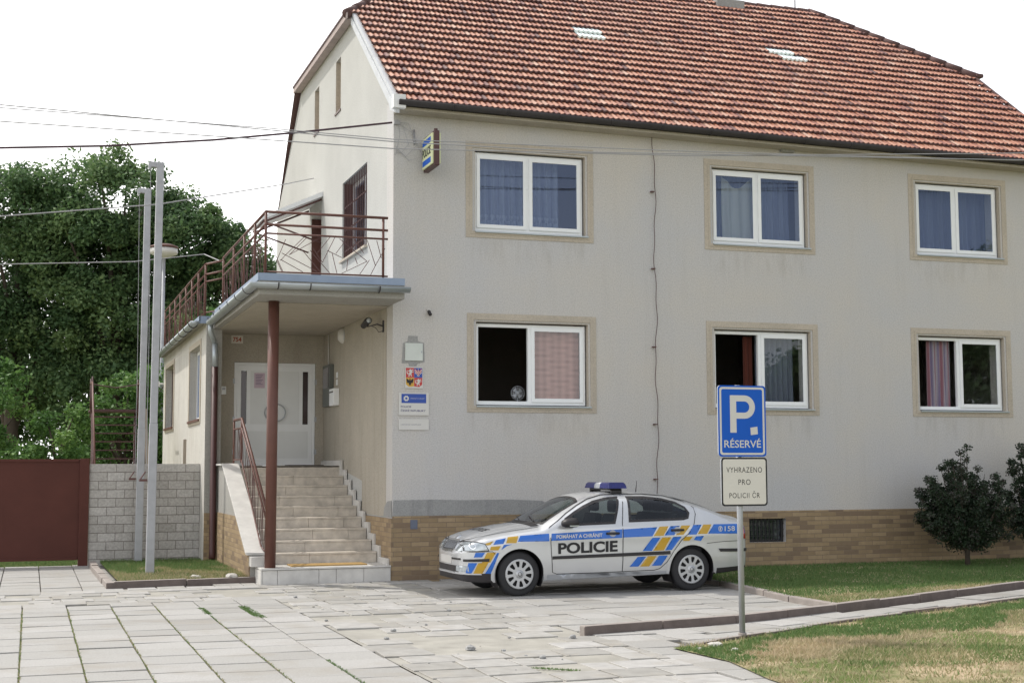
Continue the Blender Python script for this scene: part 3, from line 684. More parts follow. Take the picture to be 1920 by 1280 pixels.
# hip eave gutter board and verge trim
MB().box(HX0 - .03, HX0 - .003, 3.02, 8.70, mz(3.10) - .11, mz(3.10) + .0).build('eave_board', M['eave'], roof); MB().box(HX0 - .05, HX0 + .02, 3.02, 8.70, mz(3.10) + .003, mz(3.10) + .04).build('drip_edge', M['browndark'], roof)
vt = MB(); vt.prism([(-.40, 7.74), (-.02, 8.00), (3.10, 10.32), (3.10, 10.18), (.06, 7.88), (-.02, 7.76), (-.40, 7.62)][::-1], -.07, -.002, 'x')
vt.build('verge_board', M['verge'], roof)
vt = MB(); vt.prism([(8.66, 10.32), (11.78, 7.985), (11.78, 7.955), (8.66, 10.28)], -.015, -.002, 'x'); vt.build('verge_board', M['browndark'], roof)
vs_b = [(-.40, 8.10 + SL * -.40 - .08), (3.10, 8.10 + SL * 3.10 - .06), (3.10, 8.10 + SL * 3.10 + .02), (-.40, 8.10 + SL * -.40 + .02)]
MB().prism(vs_b, -.055, .03, 'x').build('verge_flashing', M['verge'], roof)
MB().prism([(a_, c_ - .0135 * XR * max(0, 1 - (a_ + .4) / 3.5)) for a_, c_ in vs_b], XR - .01, XR + .05, 'x').build('verge_flashing', M['ridge'], roof)
MB().box(-.11, .10, -.44, -.30, 7.70, 7.93).build('verge_end_block', M['whitepaint'], roof, bevel=.01)
# gutters
def gutter(pts, r, m, parent, name='gutter', brackets=None, mb_=None):
    mb = MB(); pts = [Vector(p) for p in pts]; vs = []; fs = []; K = 9
    for i, p in enumerate(pts):
        d = (pts[min(i + 1, len(pts) - 1)] - pts[max(i - 1, 0)]); 
        if 0 < i < len(pts) - 1: d = (pts[i + 1] - p).normalized() + (p - pts[i - 1]).normalized()
        d.z = 0; d.normalize(); a_ = Vector((d.y, -d.x, 0)); sc = 1
        if 0 < i < len(pts) - 1: sc = 1 / max(.5, d.dot((pts[i + 1] - p).normalized()))
        for rr in (r, r - .006):
            for k in range(K): t = math.pi * k / (K - 1); vs.append(p + a_ * (math.cos(t) * rr * sc) + Vector((0, 0, -math.sin(t) * rr)))
    W2 = 2 * K
    for i in range(len(pts) - 1):
        for k in range(K - 1):
            q = i * W2 + k; fs.append((q, q + 1, q + W2 + 1, q + W2)); q += K; fs.append((q, q + W2, q + W2 + 1, q + 1))
        for k in (0, K - 1): q = i * W2 + k; fs.append((q, q + W2, q + W2 + K, q + K))
    for e in (0, len(pts) - 1): fs.append(tuple(e * W2 + k for k in range(K)))
    mb.add(vs, fs, 0, .5, True); g_ = mb.build(name, m, parent)
    if brackets:
        for p, d in brackets:
            bm_ = MB(); p = Vector(p); a_ = Vector((d[1], -d[0], 0)); rr = r + .006
            bm_.tube([p + a_ * (math.cos(math.pi * k / 8) * rr) + Vector((0, 0, -math.sin(math.pi * k / 8) * rr)) for k in range(9)], .010, 6)
            bm_.build('bracket', m if brackets is None else mb_ or m, g_)
    return g_
gz = lambda x: 7.83 - .0135 * x
gutter([(x, -.42, gz(x)) for x in (-.02, 3, 6, 9, 12, XR + .2)], .085, M['guttercoat'], B, brackets=[((x, -.42, gz(x)), (1, 0)) for x in np.arange(.9, 14, .95)])
MB().prism([(0.01, 7.70), (XR, 7.51), (XR, 7.56), (0.01, 7.75)], -.34, -.001, 'y').build('soffit', M['porch'], B)
# chimney, antenna
ch = MB().box(8.95, 9.55, 6.2, 6.8, 12.0, 12.95).box(8.90, 9.60, 6.15, 6.85, 12.95, 13.06); ch.build('chimney', M['cement'], roof, bevel=.015)
MB().box(8.9, 9.6, 5.5, 6.19, 12.18, 12.42).build('chimney_flashing', M['cement'], roof, bevel=.02)
an = MB().tube([(11.2, 6.0, 12.3), (11.2, 6.0, 13.6)], .018, 6); an.tube([(11.0, 6.0, 13.2), (11.4, 6.0, 13.2)], .012, 5); an.tube([(10.85, 6.0, 13.4), (11.55, 6.0, 13.4)], .012, 5); an.build('aerial', M['galv'], roof)
# lightning conductor
lc = MB(); pts = [(4.72 + .02 * math.sin(z * 3.1) + .012 * math.sin(z * 9) - .03 * (z > 7.3) * (z - 7.3), -.06, z) for z in np.arange(1.35, 7.66, .09)]
lc.tube([(4.78, -.45, 7.86), (4.76, -.4, 7.70), (4.74, -.1, 7.66)] + pts[::-1], .007, 6)
lcd = lc.build('lightning_conductor', M['conductor'], B)
for z in (6.65, 5.28, 3.9, 2.55, 1.6): MB().box(4.66, 4.72, -.07, -.001, z, z + .018).build('clamp', M['rustbar'], lcd)
MB().box(4.71, 4.73, -.04, -.005, 0.0, 1.36).build('conductor_guard', M['galv'], lcd)
# barred gable window ---------------------------------------------
gw = MB().prism(rect(1.97, 4.03, 5.82, 7.28), .20, .27, 'x', [rect(2.04, 2.96, 5.9, 7.2), rect(3.04, 3.96, 5.9, 7.2)]).build('window', M['white'], B)
MB().box(.23, .236, 2.04, 3.96, 5.9, 7.2).build('pane', M['glass'], gw)
MB().box(.04, .2, 1.955, 1.975, 5.8, 7.29).box(.04, .2, 4.02, 4.045, 5.8, 7.29).build('reveal', M['brown'], gw)
g = MB()
for i in range(15): y = 2.0 + i * .143; g.tube([(.03, y, 5.80), (.03, y, 7.29)], .011, 5)
for z in (5.95, 6.35, 6.8): g.box(.036, .046, 1.955, 4.045, z, z + .03)
g.build('grille', M['browndark'], gw)
MB().box(-.06, .18, 1.90, 4.10, 5.74, 5.785).build('sill', M['surround'], gw, bevel=.01)
for (y0, y1, z0, z1) in ((4.30, 4.78, 8.84, 9.90), (6.50, 7.00, 8.92, 9.88)):
    aw = MB().box(.28, .32, y0, y1, z0, z1).build('attic_window', M['wood'], B)
    MB().box(.005, .28, y0 + .002, y0 + .012, z0 + .012, z1).box(.005, .28, y1 - .012, y1 - .002, z0 + .012, z1).build('reveal', M['surround'], aw)
    MB().box(-.02, .27, y0 - .03, y1 + .03, z0 - .03, z0 + .005).build('sill', M['brownglassframe'], aw)
# balcony door with canopy
dr = MB().box(.20, .25, 6.16, 7.24, 4.80, 7.14).build('door', simple('mauve_brown_door', (.21, .135, .125), .5), B)
MB().box(.005, .199, 6.153, 6.173, 4.8, 7.14).box(.005, .199, 7.227, 7.247, 4.8, 7.14).build('reveal', M['brown'], dr)
MB().box(.10, .18, 6.25, 6.29, 5.75, 5.80).build('handle', M['galv'], dr)
cn_ = MB().prism([(-1.25, 6.86), (-.003, 7.42), (-.003, 7.52), (-1.27, 6.93)], 6.0, 7.5, 'y').build('canopy', M['whitepaint'], B)
fr = MB()
for y in (6.05, 7.45): fr.tube([(-1.2, y, 6.83), (-.02, y, 7.36)], .02, 6); fr.tube([(-1.15, y, 6.82), (-.02, y, 6.45)], .018, 6)
fr.tube([(-1.2, 6.0, 6.85), (-1.2, 7.5, 6.85)], .02, 6); fr.build('frame', M['rustbar'], cn_)

# porch slab / annex -------------------------------------------------
XP = -2.32; XA = -2.45
MB().box(XP, -.003, -.78, 5.75, 4.50, 4.72).build('balcony_slab', M['grayplaster'], B, bevel=.01)
MB().box(XP + .12, -.02, .22, 5.74, 4.488, 4.499).build('porch_ceiling', M['porch'], B)
MB().box(XP - .0, -.0045, -.80, -.782, 4.715, 4.83).box(XP - .022, XP - .002, -.80, 4.93, 4.715, 4.83).box(XP, -.0045, -.780, 5.9, 4.722, 4.80).build('edge_flashing', M['flash'], B)
gzp = lambda t: 4.66 - .01 * t
gutter([(.05, -.90, 4.67), (XP - .08, -.90, 4.66), (XP - .08, 4.78, 4.62)], .085, M['zinc'], B, brackets=[((x, -.90, 4.665), (1, 0)) for x in (-.45, -1.55, -2.05)] + [((XP - .08, y, 4.66), (0, 1)) for y in (-.2, .75, 1.7, 2.65, 3.6, 4.4)], mb_=M['guttercoat'])
# back wall of the porch with door
MB().prism([(-2.148, 1.2), (-.003, 1.2), (-.003, 4.499), (-2.148, 4.499)], 5.75, 5.95, 'y', [rect(-1.80, -.17, 1.872, 3.93)]).build('porch_wall', M['porch'], B)
dx0, dx1 = -1.795, -.175
door = MB().prism(rect(dx0, dx1, 1.875, 3.925), 5.78, 5.86, 'y', [rect(dx0 + .06, dx1 - .06, 1.90, 3.87)]).build('entrance_door', M['white'], B, bevel=.005)
xm = (dx0 + dx1) / 2
for x0, x1, side in ((dx0 + .062, xm - .004, 0), (xm + .004, dx1 - .062, 1)):
    slot = rect(x0 + .075, x0 + .185, 2.70, 3.76) if side == 0 else rect(x1 - .185, x1 - .075, 2.70, 3.76)
    lf = MB().prism(rect(x0, x1, 1.90, 3.868), 5.79, 5.85, 'y', [slot]).build('leaf', M['white'], door, bevel=.004)
    MB().box(slot[0][0] + .001, slot[1][0] - .001, 5.815, 5.825, 2.701, 3.759).build('pane', M['doorglass'], door)
    mb = MB(); pr = rect(x0 + .26, x1 - .05, 2.70, 3.76) if side == 0 else rect(x0 + .05, x1 - .26, 2.70, 3.76)
    lp = [(x0 + .075, 2.02), (x1 - .075, 2.02), (x1 - .075, 2.56), (x0 + .075, 2.56)]
    for R_ in (pr, lp):
        xs_ = [p[0] for p in R_]; zs_ = [p[1] for p in R_]
        mb.prism(R_, 5.783, 5.789, 'y', [rect(min(xs_) + .03, max(xs_) - .03, min(zs_) + .03, max(zs_) - .03)]); mb.box(min(xs_) + .03, max(xs_) - .03, 5.787, 5.7895, min(zs_) + .03, max(zs_) - .03)
    mb.build('panel', M['doorpanel'], door)
    MB().tube([(xm + (-.035 if side == 0 else .035) + (-1 if side == 0 else 1) * .17 * math.sin(t), 5.73, 2.93 + .17 * math.cos(t)) for t in np.linspace(0, math.pi, 14)], .012, 6).build('handle', M['galv'], door)
hg = MB()
for z in (2.1, 2.75, 3.5): hg.box(dx1 - .01, dx1 + .03, 5.745, 5.785, z, z + .1).box(dx0 - .03, dx0 + .01, 5.745, 5.785, z, z + .1)
hg.build('hinges', M['galv'], door)
# floor, steps, stair walls
MB().box(-2.1, -.003, 3.9, 5.75, 1.2, 1.868).box(-2.1, -.006, 5.0, 5.95, .0, 1.19).build('landing', M['marble'], B)
st = MB(); rz, ry = .1797, .3875
for k in range(9):
    y0 = .8 + k * ry; y1 = y0 + ry if k < 8 else 3.90
    z1 = .25 + (k + 1) * rz
    if k < 8: st.box(-2.0, -.06, y0 + .03, 3.9, z1 - rz + (0 if k == 0 else .001), z1 - .034, 0, .5)
st.build('steps', M['marble'], B)
for k in range(9):
    y0 = .8 + k * ry; z1 = .25 + (k + 1) * rz; tr = MB()
    x = -2.0
    while x < -.07:
        x2 = min(-.06, x + random.choice([.62, .8, 1.0])); 
        if -.06 - x2 < .3: x2 = -.06
        tr.box(x + .002, x2 - .002, y0, y0 + ry + .02, z1 - .032, z1); tr.box(x + .002, x2 - .002, y0 + .012, y0 + .029, z1 - rz, z1 - .034); x = x2
    tr.build('tread', M['marble'], B, bevel=.004)
# zigzag skirting on the house wall
P_ = [(.35, .25), (.80, .25)]
for k in range(9): y0 = .8 + k * ry; z1 = .25 + (k + 1) * rz; P_ += [(y0 - .0, z1 - rz + .0), (y0, z1)]
P_ += [(5.7, .25 + 9 * rz), (5.7, .25 + 9 * rz + .10)]
top = []
for k in range(8, -1, -1): y0 = .8 + k * ry; z1 = .25 + (k + 1) * rz; top += [(y0 - .13, z1 + .10), (y0 - .13, z1 - rz + .10)]
top += [(.08, .35), (.08, .25)]
clean = []
for p in P_[1:]:
    if not clean or (abs(p[0] - clean[-1][0]) + abs(p[1] - clean[-1][1]) > 1e-4): clean.append(p)
MB().prism([(.08, .25)] + clean + top[:-1], -.058, -.0225, 'x').build('skirting', M['marblelight'], B)
# platform
MB().box(-2.1, -.024, .001, .83, -.04, .222).build('platform', M['cement'], B)
pf = MB(); xs_ = [-2.1, -1.86, -1.2, -.92, -.47, -.026]
for a_, b_ in zip(xs_[:-1], xs_[1:]): pf.box(a_ + .003, b_ - .003, -.03, -.003, -.03, .215)
pf.box(-2.12, -.026, -.05, .83, .2225, .25); pf.box(-2.125, -2.1015, -.03, .55, -.03, .215)
pf.build('platform_cladding', M['marblelight'], B, bevel=.004)
# left stair wall and coping
SW = [(.60, -.05), (.60, .42), (.78, .42), (3.95, 1.87), (5.75, 1.87), (5.75, -.05)]
MB().prism(SW, -2.2, -2.005, 'x').build('stair_wall', M['grayplaster'], B)
MB().prism([(.60, -.05), (.60, .42), (.78, .42), (2.05, 1.0), (4.94, 1.0), (4.94, -.05)], -2.214, -2.202, 'x').build('plinth', M['brick'], B)
cp = MB()
cp.prism([(.58, .425), (.80, .425), (3.93, 1.875), (3.93, 1.915), (.785, .465), (.58, .465)], -2.25, -1.94, 'x'); cp.box(-2.25, -1.94, 3.932, 4.94, 1.875, 1.91)
cp.box(-2.22, -1.99, .36, .598, .252, .41)
cp.build('coping', M['marblelight'], B, bevel=.004)
# column
MB().tube([(-1.96, .10, .25), (-1.945, .10, 4.5)], .088, 24).build('porch_column', M['brown'], B)
# annex
ah = [rect(5.85, 7.80, 2.80, 4.27), rect(11.3, 13.3, 2.80, 4.27)]
MB().prism([(4.95, -.05), (14.0, -.05), (14.0, 4.62), (4.95, 4.62)], XA, XA + .3, 'x', ah).build('annex_wall', M['annex'], B)
MB().box(XA + .004, -2.151, 4.944, 4.949, .98, 4.60).build('render_coat', M['grayplaster'], B)
MB().box(XA + .005, -2.202, 4.935, 4.948, -.05, .98).build('plinth', M['brick'], B)
MB().box(XA + .3, 0, 13.7, 14, -.05, 4.62).build('annex_wall', M['annex'], B)
MB().box(XA - .12, -.003, 4.97, 14.1, 4.62, 4.72).build('annex_roof', M['grayplaster'], B)
MB().box(XA - .14, XP - .024, 4.93, 4.965, 4.60, 4.74).box(XA - .145, XA - .121, 4.93, 14.1, 4.64, 4.74).build('edge_flashing', M['flash'], B)
gutter([(XA - .22, 4.90, 4.64), (XA - .22, 14.1, 4.60)], .08, M['zinc'], B, brackets=[((XA - .22, y, 4.63), (0, 1)) for y in np.arange(5.3, 14, 1.0)], mb_=M['guttercoat'])
for (y0, y1, brown) in ((5.85, 7.80, False), (11.3, 13.3, True)):
    mt = M['brownglassframe'] if brown else M['white']
    w_ = MB().prism(rect(y0 + .01, y1 - .01, 2.81, 4.26), XA + .14, XA + .20, 'x', [rect(y0 + .07, (y0 + y1) / 2 - .04, 2.88, 4.19), rect((y0 + y1) / 2 + .04, y1 - .07, 2.88, 4.19)]).build('window', mt, B)
    MB().box(XA + .165, XA + .17, y0 + .07, y1 - .07, 2.88, 4.19).build('pane', M['glass'], w_)
    MB().prism(rect(y0 - .12, y1 + .12, 2.70, 4.38), XA - .018, XA - .001, 'x', [rect(y0, y1, 2.80, 4.27)]).build('surround', M['surround'], w_)
    MB().box(XA - .05, XA + .13, y0 - .04, y1 + .04, 2.755, 2.80).build('sill', M['brown'], w_)
# downpipes
dp = MB().tube([(XP - .08, 4.72, 4.60), (XP - .075, 4.74, 4.42), (-2.29, 4.86, 4.2)], .05, 10).tube([(-2.29, 4.86, 4.2), (-2.29, 4.86, 3.75)], .055, 12).build('downpipe', M['zinc'], B)
MB().tube([(-2.29, 4.86, 3.76), (-2.29, 4.86, .25), (-2.30, 4.80, .12)], .06, 12).build('lower_pipe', M['browndark'], dp)
# balcony railings -----------------------------------------------------
def railing(name, P0, P1, z0, posts, h=1.0, infill=True, topgap=True, seed=1, parent=B, last_ht=None):
    rnd = random.Random(seed); P0 = Vector(P0); P1 = Vector(P1); d = P1 - P0; Ln = d.length
    mb = MB()
    pt = lambda u, z: (P0.x + d.x * u, P0.y + d.y * u, z0 + z)
    for zz, r in ((h, .022), (h - .20, .020), (h - .34, .016), (.06, .014)): mb.tube([pt(-.004, zz), pt(1.004, zz)], r, 6)
    rl = mb.build(name, M['brown'], parent)
    for u in posts: MB().tube([pt(u, 0), pt(u, h)], .021, 6).build('post', M['brown'], rl)
    if infill:
        mb = MB(); lo, hi = .06, h - .34; n = int(Ln / .22); nodes = [rnd.uniform(0, 1) for _ in range(n)]
        for i in range(n):
            u0 = (i + rnd.uniform(.1, .9)) / n; u1 = min(.99, max(.01, u0 + rnd.choice([-1, 1]) * rnd.uniform(.05, .34) / Ln * 1.4))
            mb.tube([pt(u0, lo), pt(u1, hi)], .0065, 4)
            if i % 2: 
                zz = rnd.uniform(.25, .45); um = u0 + (u1 - u0) * (zz - lo) / (hi - lo); mb.tube([pt(um, zz), pt(min(.99, max(.01, um + rnd.choice([-1, 1]) * rnd.uniform(.25, .45) / Ln)), rnd.choice([lo, hi, rnd.uniform(lo, hi)]))], .0065, 4)
        mb.build('infill_bars', M['rustbar'], rl)
    return rl
zb = 4.80
rl = railing('railing', (XP + .10, -.74, 0), (-.28, -.74, 0), zb, [0, .965], infill=False)
# front panel: bars laid out as in the picture (u across, v up)
FP = [(.02, .85, .14, .02), (.16, .86, .09, .30), (.09, .30, .13, .03), (.31, .95, .16, .45), (.16, .45, .12, .30), (.33, .93, .19, .46), (.12, .33, .30, .03), (.13, .50, .42, .05), (.19, .46, .45, .97), (.29, .62, .45, .03), (.36, .60, .52, .03), (.52, .97, .42, .55), (.56, .97, .46, .30), (.46, .30, .38, .68), (.50, .62, .62, .45), (.54, .55, .58, .03), (.60, .95, .83, .38), (.66, .95, .57, .55), (.72, .96, .80, .60), (.83, .38, .62, .03), (.67, .42, .66, .12), (.73, .46, .75, .30), (.83, .95, .90, .28), (.90, .28, .86, .02), (.90, .28, .98, .75), (.91, .95, .95, .48), (.85, .42, .77, .03)]
mb = MB(); X0_, X1_ = XP + .10, -.28
for a_, b_, c_, d_ in FP: mb.tube([(X0_ + (X1_ - X0_) * a_, -.74, zb + .06 + .60 * b_), (X0_ + (X1_ - X0_) * c_, -.74, zb + .06 + .60 * d_)], .0065, 4)
mb.build('infill_bars', M['rustbar'], rl)
railing('railing', (XP + .10, -.74, 0), (XP + .10, 4.35, 0), zb, [.22, .46, .72, 1.0], seed=3)
railing('railing', (XP + .10, 4.35, 0), (XA - .03, 4.35 + .62, 0), zb - .05, [1.0], infill=False)
railing('railing', (XA - .03, 4.97, 0), (XA - .03, 13.6, 0), zb - .05, [.14, .28, .42, .56, .7, .85, 1.0], seed=5)
# stair handrail
sr = MB(); HX = -1.985
for dz, r in ((0, .024), (-.17, .016)):
    sr.tube([(HX, .34, 1.16 + dz), (HX, 3.25, 2.70 + dz), (HX - .0, 3.3, 2.72 + dz), (HX, 4.3, 2.72 + dz)], r, 8)
sr.tube([(HX, .34, .47), (HX, .9, .55), (HX, 3.3, 1.98), (HX, 4.3, 1.98)], .013, 6)
hr = sr.build('stair_railing', M['brown'], B)
for y, z0, z1 in ((.34, .27, 1.16), (3.3, 1.92, 2.72), (4.3, 1.9, 2.72)): MB().tube([(HX, y, z0), (HX, y, z1)], .019, 6).build('post', M['brown'], hr)
mb = MB(); rnd = random.Random(4)
for i in range(22):
    y = .45 + i * .17; y2 = min(4.25, max(.4, y + rnd.uniform(-.3, .3))); lo = lambda t: np.interp(t, [.34, .9, 3.3, 4.3], [.47, .55, 1.98, 1.98]); hi = lambda t: np.interp(t, [.34, 3.3, 4.3], [.99, 2.55, 2.55])
    mb.tube([(HX, y, lo(y)), (HX, y2, hi(y2))], .0065, 4)
mb.build('infill_bars', M['rustbar'], hr)
#PART3
# ================================================================== CAR
CX, CY = 1.005, -2.575
car = thing('police_car', 'silver police car with blue and gold stripes parked by the house wall', 'car', (CX, CY, 0))
tab = lambda t: (lambda u: float(np.interp(u, [a for a, b in t], [b for a, b in t])))
def smooth_tab(t, w=.05):
    f = tab([(a if a > -.35 else -.35 + (a + .35) * .77, b) for a, b in t]); return lambda u: (f(u - w) + 2 * f(u - w / 2) + 3 * f(u) + 2 * f(u + w / 2) + f(u + w)) / 9
ZT = smooth_tab([(-.96, .60), (-.93, .645), (-.88, .72), (-.80, .79), (-.7, .835), (-.5, .885), (-.2, .94), (0, .975), (.2, 1.0), (.34, 1.02), (.62, 1.17), (.95, 1.345), (1.12, 1.415), (1.35, 1.447), (1.7, 1.46), (2.05, 1.452), (2.4, 1.42), (2.75, 1.35), (3.05, 1.245), (3.3, 1.145), (3.42, 1.105), (3.6, 1.08), (3.67, 1.03), (3.70, .92), (3.74, .62), (3.75, .4)], .045)
WT = smooth_tab([(-.97, .30), (-.94, .50), (-.90, .61), (-.84, .695), (-.74, .765), (-.5, .835), (-.2, .868), (.3, .882), (2.9, .885), (3.3, .862), (3.5, .825), (3.64, .75), (3.72, .62), (3.75, .5)], .03)
def zbot(u): return float(np.interp(u, [-.825, -.77, -.55, -.38, .4, 2.35, 3.05, 3.6, 3.75], [.30, .22, .20, .20, .205, .255, .235, .28, .36]))
def hwid(u, z):
    W = WT(u); zt = ZT(u)
    t = min(1, max(0, (z - .93) / .5)); cab = min(1, max(0, (zt - 1.02) / .3))
    y = W * (1 - .285 * t ** 1.15 * cab)
    y -= max(0, .50 - z) ** 1.5 * .35 - (.005 * math.exp(-((z - .80) / .05) ** 2))
    zc = .55; 
    if zt > zc:
        q = min(1, max(0, (z - zc) / (zt - zc))); n = 7 + 8 * cab; y *= max(0, (1 - q ** n)) ** .42
    return max(0, y)
U0 = -.825
NU = 190; us = [U0 + (3.75 - U0) * i / NU for i in range(NU + 1)]
NS, NT = 34, 16
def section(u):
    zt = ZT(u); zb0 = zbot(u); pts = []
    zc = .55; q9 = .93 if zt > .8 else .86; zs = zc + (zt - zc) * q9
    for k in range(NS + 1): z = zb0 + (zs - zb0) * k / NS; pts.append((hwid(u, z), z))
    y9 = pts[-1][0]
    for k in range(1, NT + 1):           # roll over the top by equal steps of y
        y = y9 * (1 - k / NT); lo, hi = zs, zt
        for _ in range(26):
            m_ = (lo + hi) / 2
            if hwid(u, m_) > y: lo = m_
            else: hi = m_
        pts.append((y, lo if k < NT else zt))
    return pts
secs = [section(u) for u in us]; K = NS + NT + 1
Vc = []; 
for s_ in (-1, 1):
    for u, sc in zip(us, secs):
        for y, z in sc: Vc.append((u, s_ * y, z))
Fc = []
off = (NU + 1) * K
for i in range(NU):
    for k in range(K - 1):
        q = i * K + k; Fc.append((q, q + 1, q + K + 1, q + K)); Fc.append((off + q, off + q + K, off + q + K + 1, off + q + 1))
# ends and underside
for i, rev in ((0, 0), (NU, 1)):
    for k in range(K - 1):
        q = i * K + k; f = (q, off + q, off + q + 1, q + 1); Fc.append(f[::-1] if rev else f)
for i in range(NU): q = i * K; Fc.append((q, q + K, off + q + K, off + q))
bvh = BVHTree.FromPolygons([Vector(v) for v in Vc], Fc)
WB = 2.69; WR = .315; ARC = .375
FG = [(.70, 1.086), (.858, 1.176), (1.03, 1.262), (1.2, 1.329), (1.42, 1.374), (1.63, 1.388), (1.615, 1.327), (1.56, 1.19), (1.475, .996), (.89, .981), (.66, .973)]
RG = [(1.755, 1.388), (2.05, 1.386), (2.32, 1.356), (2.52, 1.304), (2.65, 1.228), (2.70, 1.139), (2.66, 1.055), (2.575, 1.034), (1.69, 1.016)]
def inset(P, d):
    n = len(P); out = []; ar = sum(P[i][0] * P[(i + 1) % n][1] - P[(i + 1) % n][0] * P[i][1] for i in range(n)); sg = 1 if ar > 0 else -1
    for i in range(n):
        a = Vector(P[i - 1]); b = Vector(P[i]); c = Vector(P[(i + 1) % n]); e1 = (b - a).normalized(); e2 = (c - b).normalized()
        n1 = Vector((-e1.y, e1.x)) * sg; n2 = Vector((-e2.y, e2.x)) * sg; m_ = n1 + n2; m_ = m_ / max(.4, m_.length_squared / 2) if m_.length > 1e-6 else n1
        out.append((b.x + m_.x * d, b.y + m_.y * d))
    return out
def wsy(u): return None
def top_z(u, y):
    h = bvh.ray_cast(Vector((u, y, 3)), Vector((0, 0, -1)))[0]; return h.z if h else 0
# windscreen / rear screen outlines seen from above (u, y)
WS = [(.40, -.70), (.345, -.5), (.315, -.25), (.31, 0), (.315, .25), (.345, .5), (.40, .70), (1.00, .575), (1.035, .4), (1.055, 0), (1.035, -.4), (1.00, -.575)]
RS = [(2.62, -.54), (2.55, -.3), (2.54, 0), (2.55, .3), (2.62, .54), (3.30, .62), (3.37, .4), (3.385, 0), (3.37, -.4), (3.30, -.62)]
FGi, RGi, WSi, RSi = inset(FG, .022), inset(RG, .022), inset(WS, .03), inset(RS, .03)
bm_ = MB(); fs = []; mi = []
for f in Fc:
    c = sum((Vector(Vc[i]) for i in f), Vector()) / 4; n_ = (Vector(Vc[f[2]]) - Vector(Vc[f[0]])).cross(Vector(Vc[f[3]]) - Vector(Vc[f[1]]))
    if n_.length > 0: n_.normalize()
    if abs(c.y) > .5 and (math.hypot(c.x, c.z - WR) < ARC or math.hypot(c.x - WB, c.z - WR) < ARC): continue
    if c.z < .36 and abs(c.y) < .84 and abs(n_.z) > .8 and (abs(c.x) < ARC or abs(c.x - WB) < ARC): continue
    if c.z > .95 and abs(c.y) > .4 and abs(n_.y) > .5 and (in_poly(c.x, c.z, FGi) or in_poly(c.x, c.z, RGi)): continue
    if c.z > .95 and abs(n_.y) < .75 and (in_poly(c.x, c.y, WSi) or in_poly(c.x, c.y, RSi)): continue
    fs.append(f); mi.append(1 if (c.z < .335 and (c.x < -.35 or c.x > 3.02)) or (abs(n_.z) > .9 and c.z < .5) else 0)
bm_.add(Vc, fs, 0, .5, True); bm_.m = mi
body = bm_.build('body', [M['silver'], M['blackplastic']], car)
bmx = bmesh.new(); bmx.from_mesh(body.data); bmesh.ops.remove_doubles(bmx, verts=bmx.verts, dist=1e-4)
bmesh.ops.delete(bmx, geom=[v for v in bmx.verts if not v.link_faces], context='VERTS')
bmesh.ops.recalc_face_normals(bmx, faces=bmx.faces)
for f in bmx.faces: f.smooth = True
bmx.to_mesh(body.data); bmx.free()
def drape(name, outline, direction, m, offset=.003, holes=(), side=-1, parent=car, grid=.045, thick=0, tess=None, smooth=True):
    """lay a flat outline on the car body. direction: 'side' (u,z), 'top' (u,y), 'front' (y,z)"""
    if tess is None:
        loops = [outline] + list(holes); verts = []; edges = []; 
        for l in loops:
            dense = []
            for i in range(len(l)):
                a, b = Vector(l[i]), Vector(l[(i + 1) % len(l)]); n = max(1, int((b - a).length / grid))
                dense += [a.lerp(b, j / n) for j in range(n)]
            o = len(verts); verts += dense; edges += [(o + i, o + (i + 1) % len(dense)) for i in range(len(dense))]
        xs_ = [v[0] for v in outline]; ys_ = [v[1] for v in outline]
        x = min(xs_) + grid / 2
        while x < max(xs_):
            y = min(ys_) + grid / 2
            while y < max(ys_):
                if in_poly(x, y, outline) and not any(in_poly(x, y, h) for h in holes) and min(((v.x - x) ** 2 + (v.y - y) ** 2) for v in verts[:4000]) > (grid * .35) ** 2: verts.append(Vector((x, y)))
                y += grid
            x += grid
        r = delaunay_2d_cdt(verts, edges, [], 0, 1e-5); v2 = [(v.x, v.y) for v in r[0]]; f2 = []
        for f in r[2]:
            cx = sum(v2[i][0] for i in f) / len(f); cy = sum(v2[i][1] for i in f) / len(f)
            if in_poly(cx, cy, outline) and not any(in_poly(cx, cy, h) for h in holes): f2.append(tuple(f))
    else: v2, f2 = tess
    P = []; ok = []
    for a, b in v2:
        if direction == 'side': o, d = Vector((a, side * 2.5, b)), Vector((0, -side, 0))
        elif direction == 'top': o, d = Vector((a, b, 3)), Vector((0, 0, -1))
        else: o, d = Vector((-3, a, b)), Vector((1, 0, 0))
        h = bvh.ray_cast(o, d)
        if h[0] is None: P.append(None); continue
        n_ = h[1]; 
        if n_.dot(d) > 0: n_ = -n_
        P.append((h[0] + n_ * offset, h[0] - n_ * .002))
    idx = {}; vs = []; 
    for i, p in enumerate(P):
        if p: idx[i] = len(vs); vs.append(tuple(p[0]))
    fs = [tuple(idx[i] for i in f) for f in f2 if all(i in idx for i in f)]
    if thick or offset > .008:
        nb = len(vs); vs += [tuple(P[i][1]) for i in idx]
        from collections import Counter
        cnt = Counter(); 
        for f in fs:
            for i in range(len(f)): cnt[tuple(sorted((f[i], f[(i + 1) % len(f)])))] += 1
        for f in list(fs):
            for i in range(len(f)):
                e = (f[i], f[(i + 1) % len(f)])
                if cnt[tuple(sorted(e))] == 1: fs.append((e[0], e[1], e[1] + nb, e[0] + nb))
    mb = MB(); mb.add(vs, fs, 0, .5, smooth and offset <= .008); return mb.build(name, m, parent)
for side in (-1, 1):
    for P, nm in ((FG, 'front'), (RG, 'rear')):
        drape('window_seal', P, 'side', M['blackplastic'], .0035, [inset(P, .036)], side)
        drape('side_window', inset(P, .012), 'side', M['carglass'], .0015, (), side, grid=.07)
drape('window_seal', WS, 'top', M['blackplastic'], .0035, [inset(WS, .045)])
drape('windscreen', inset(WS, .02), 'top', M['carglass'], .0015, grid=.07)
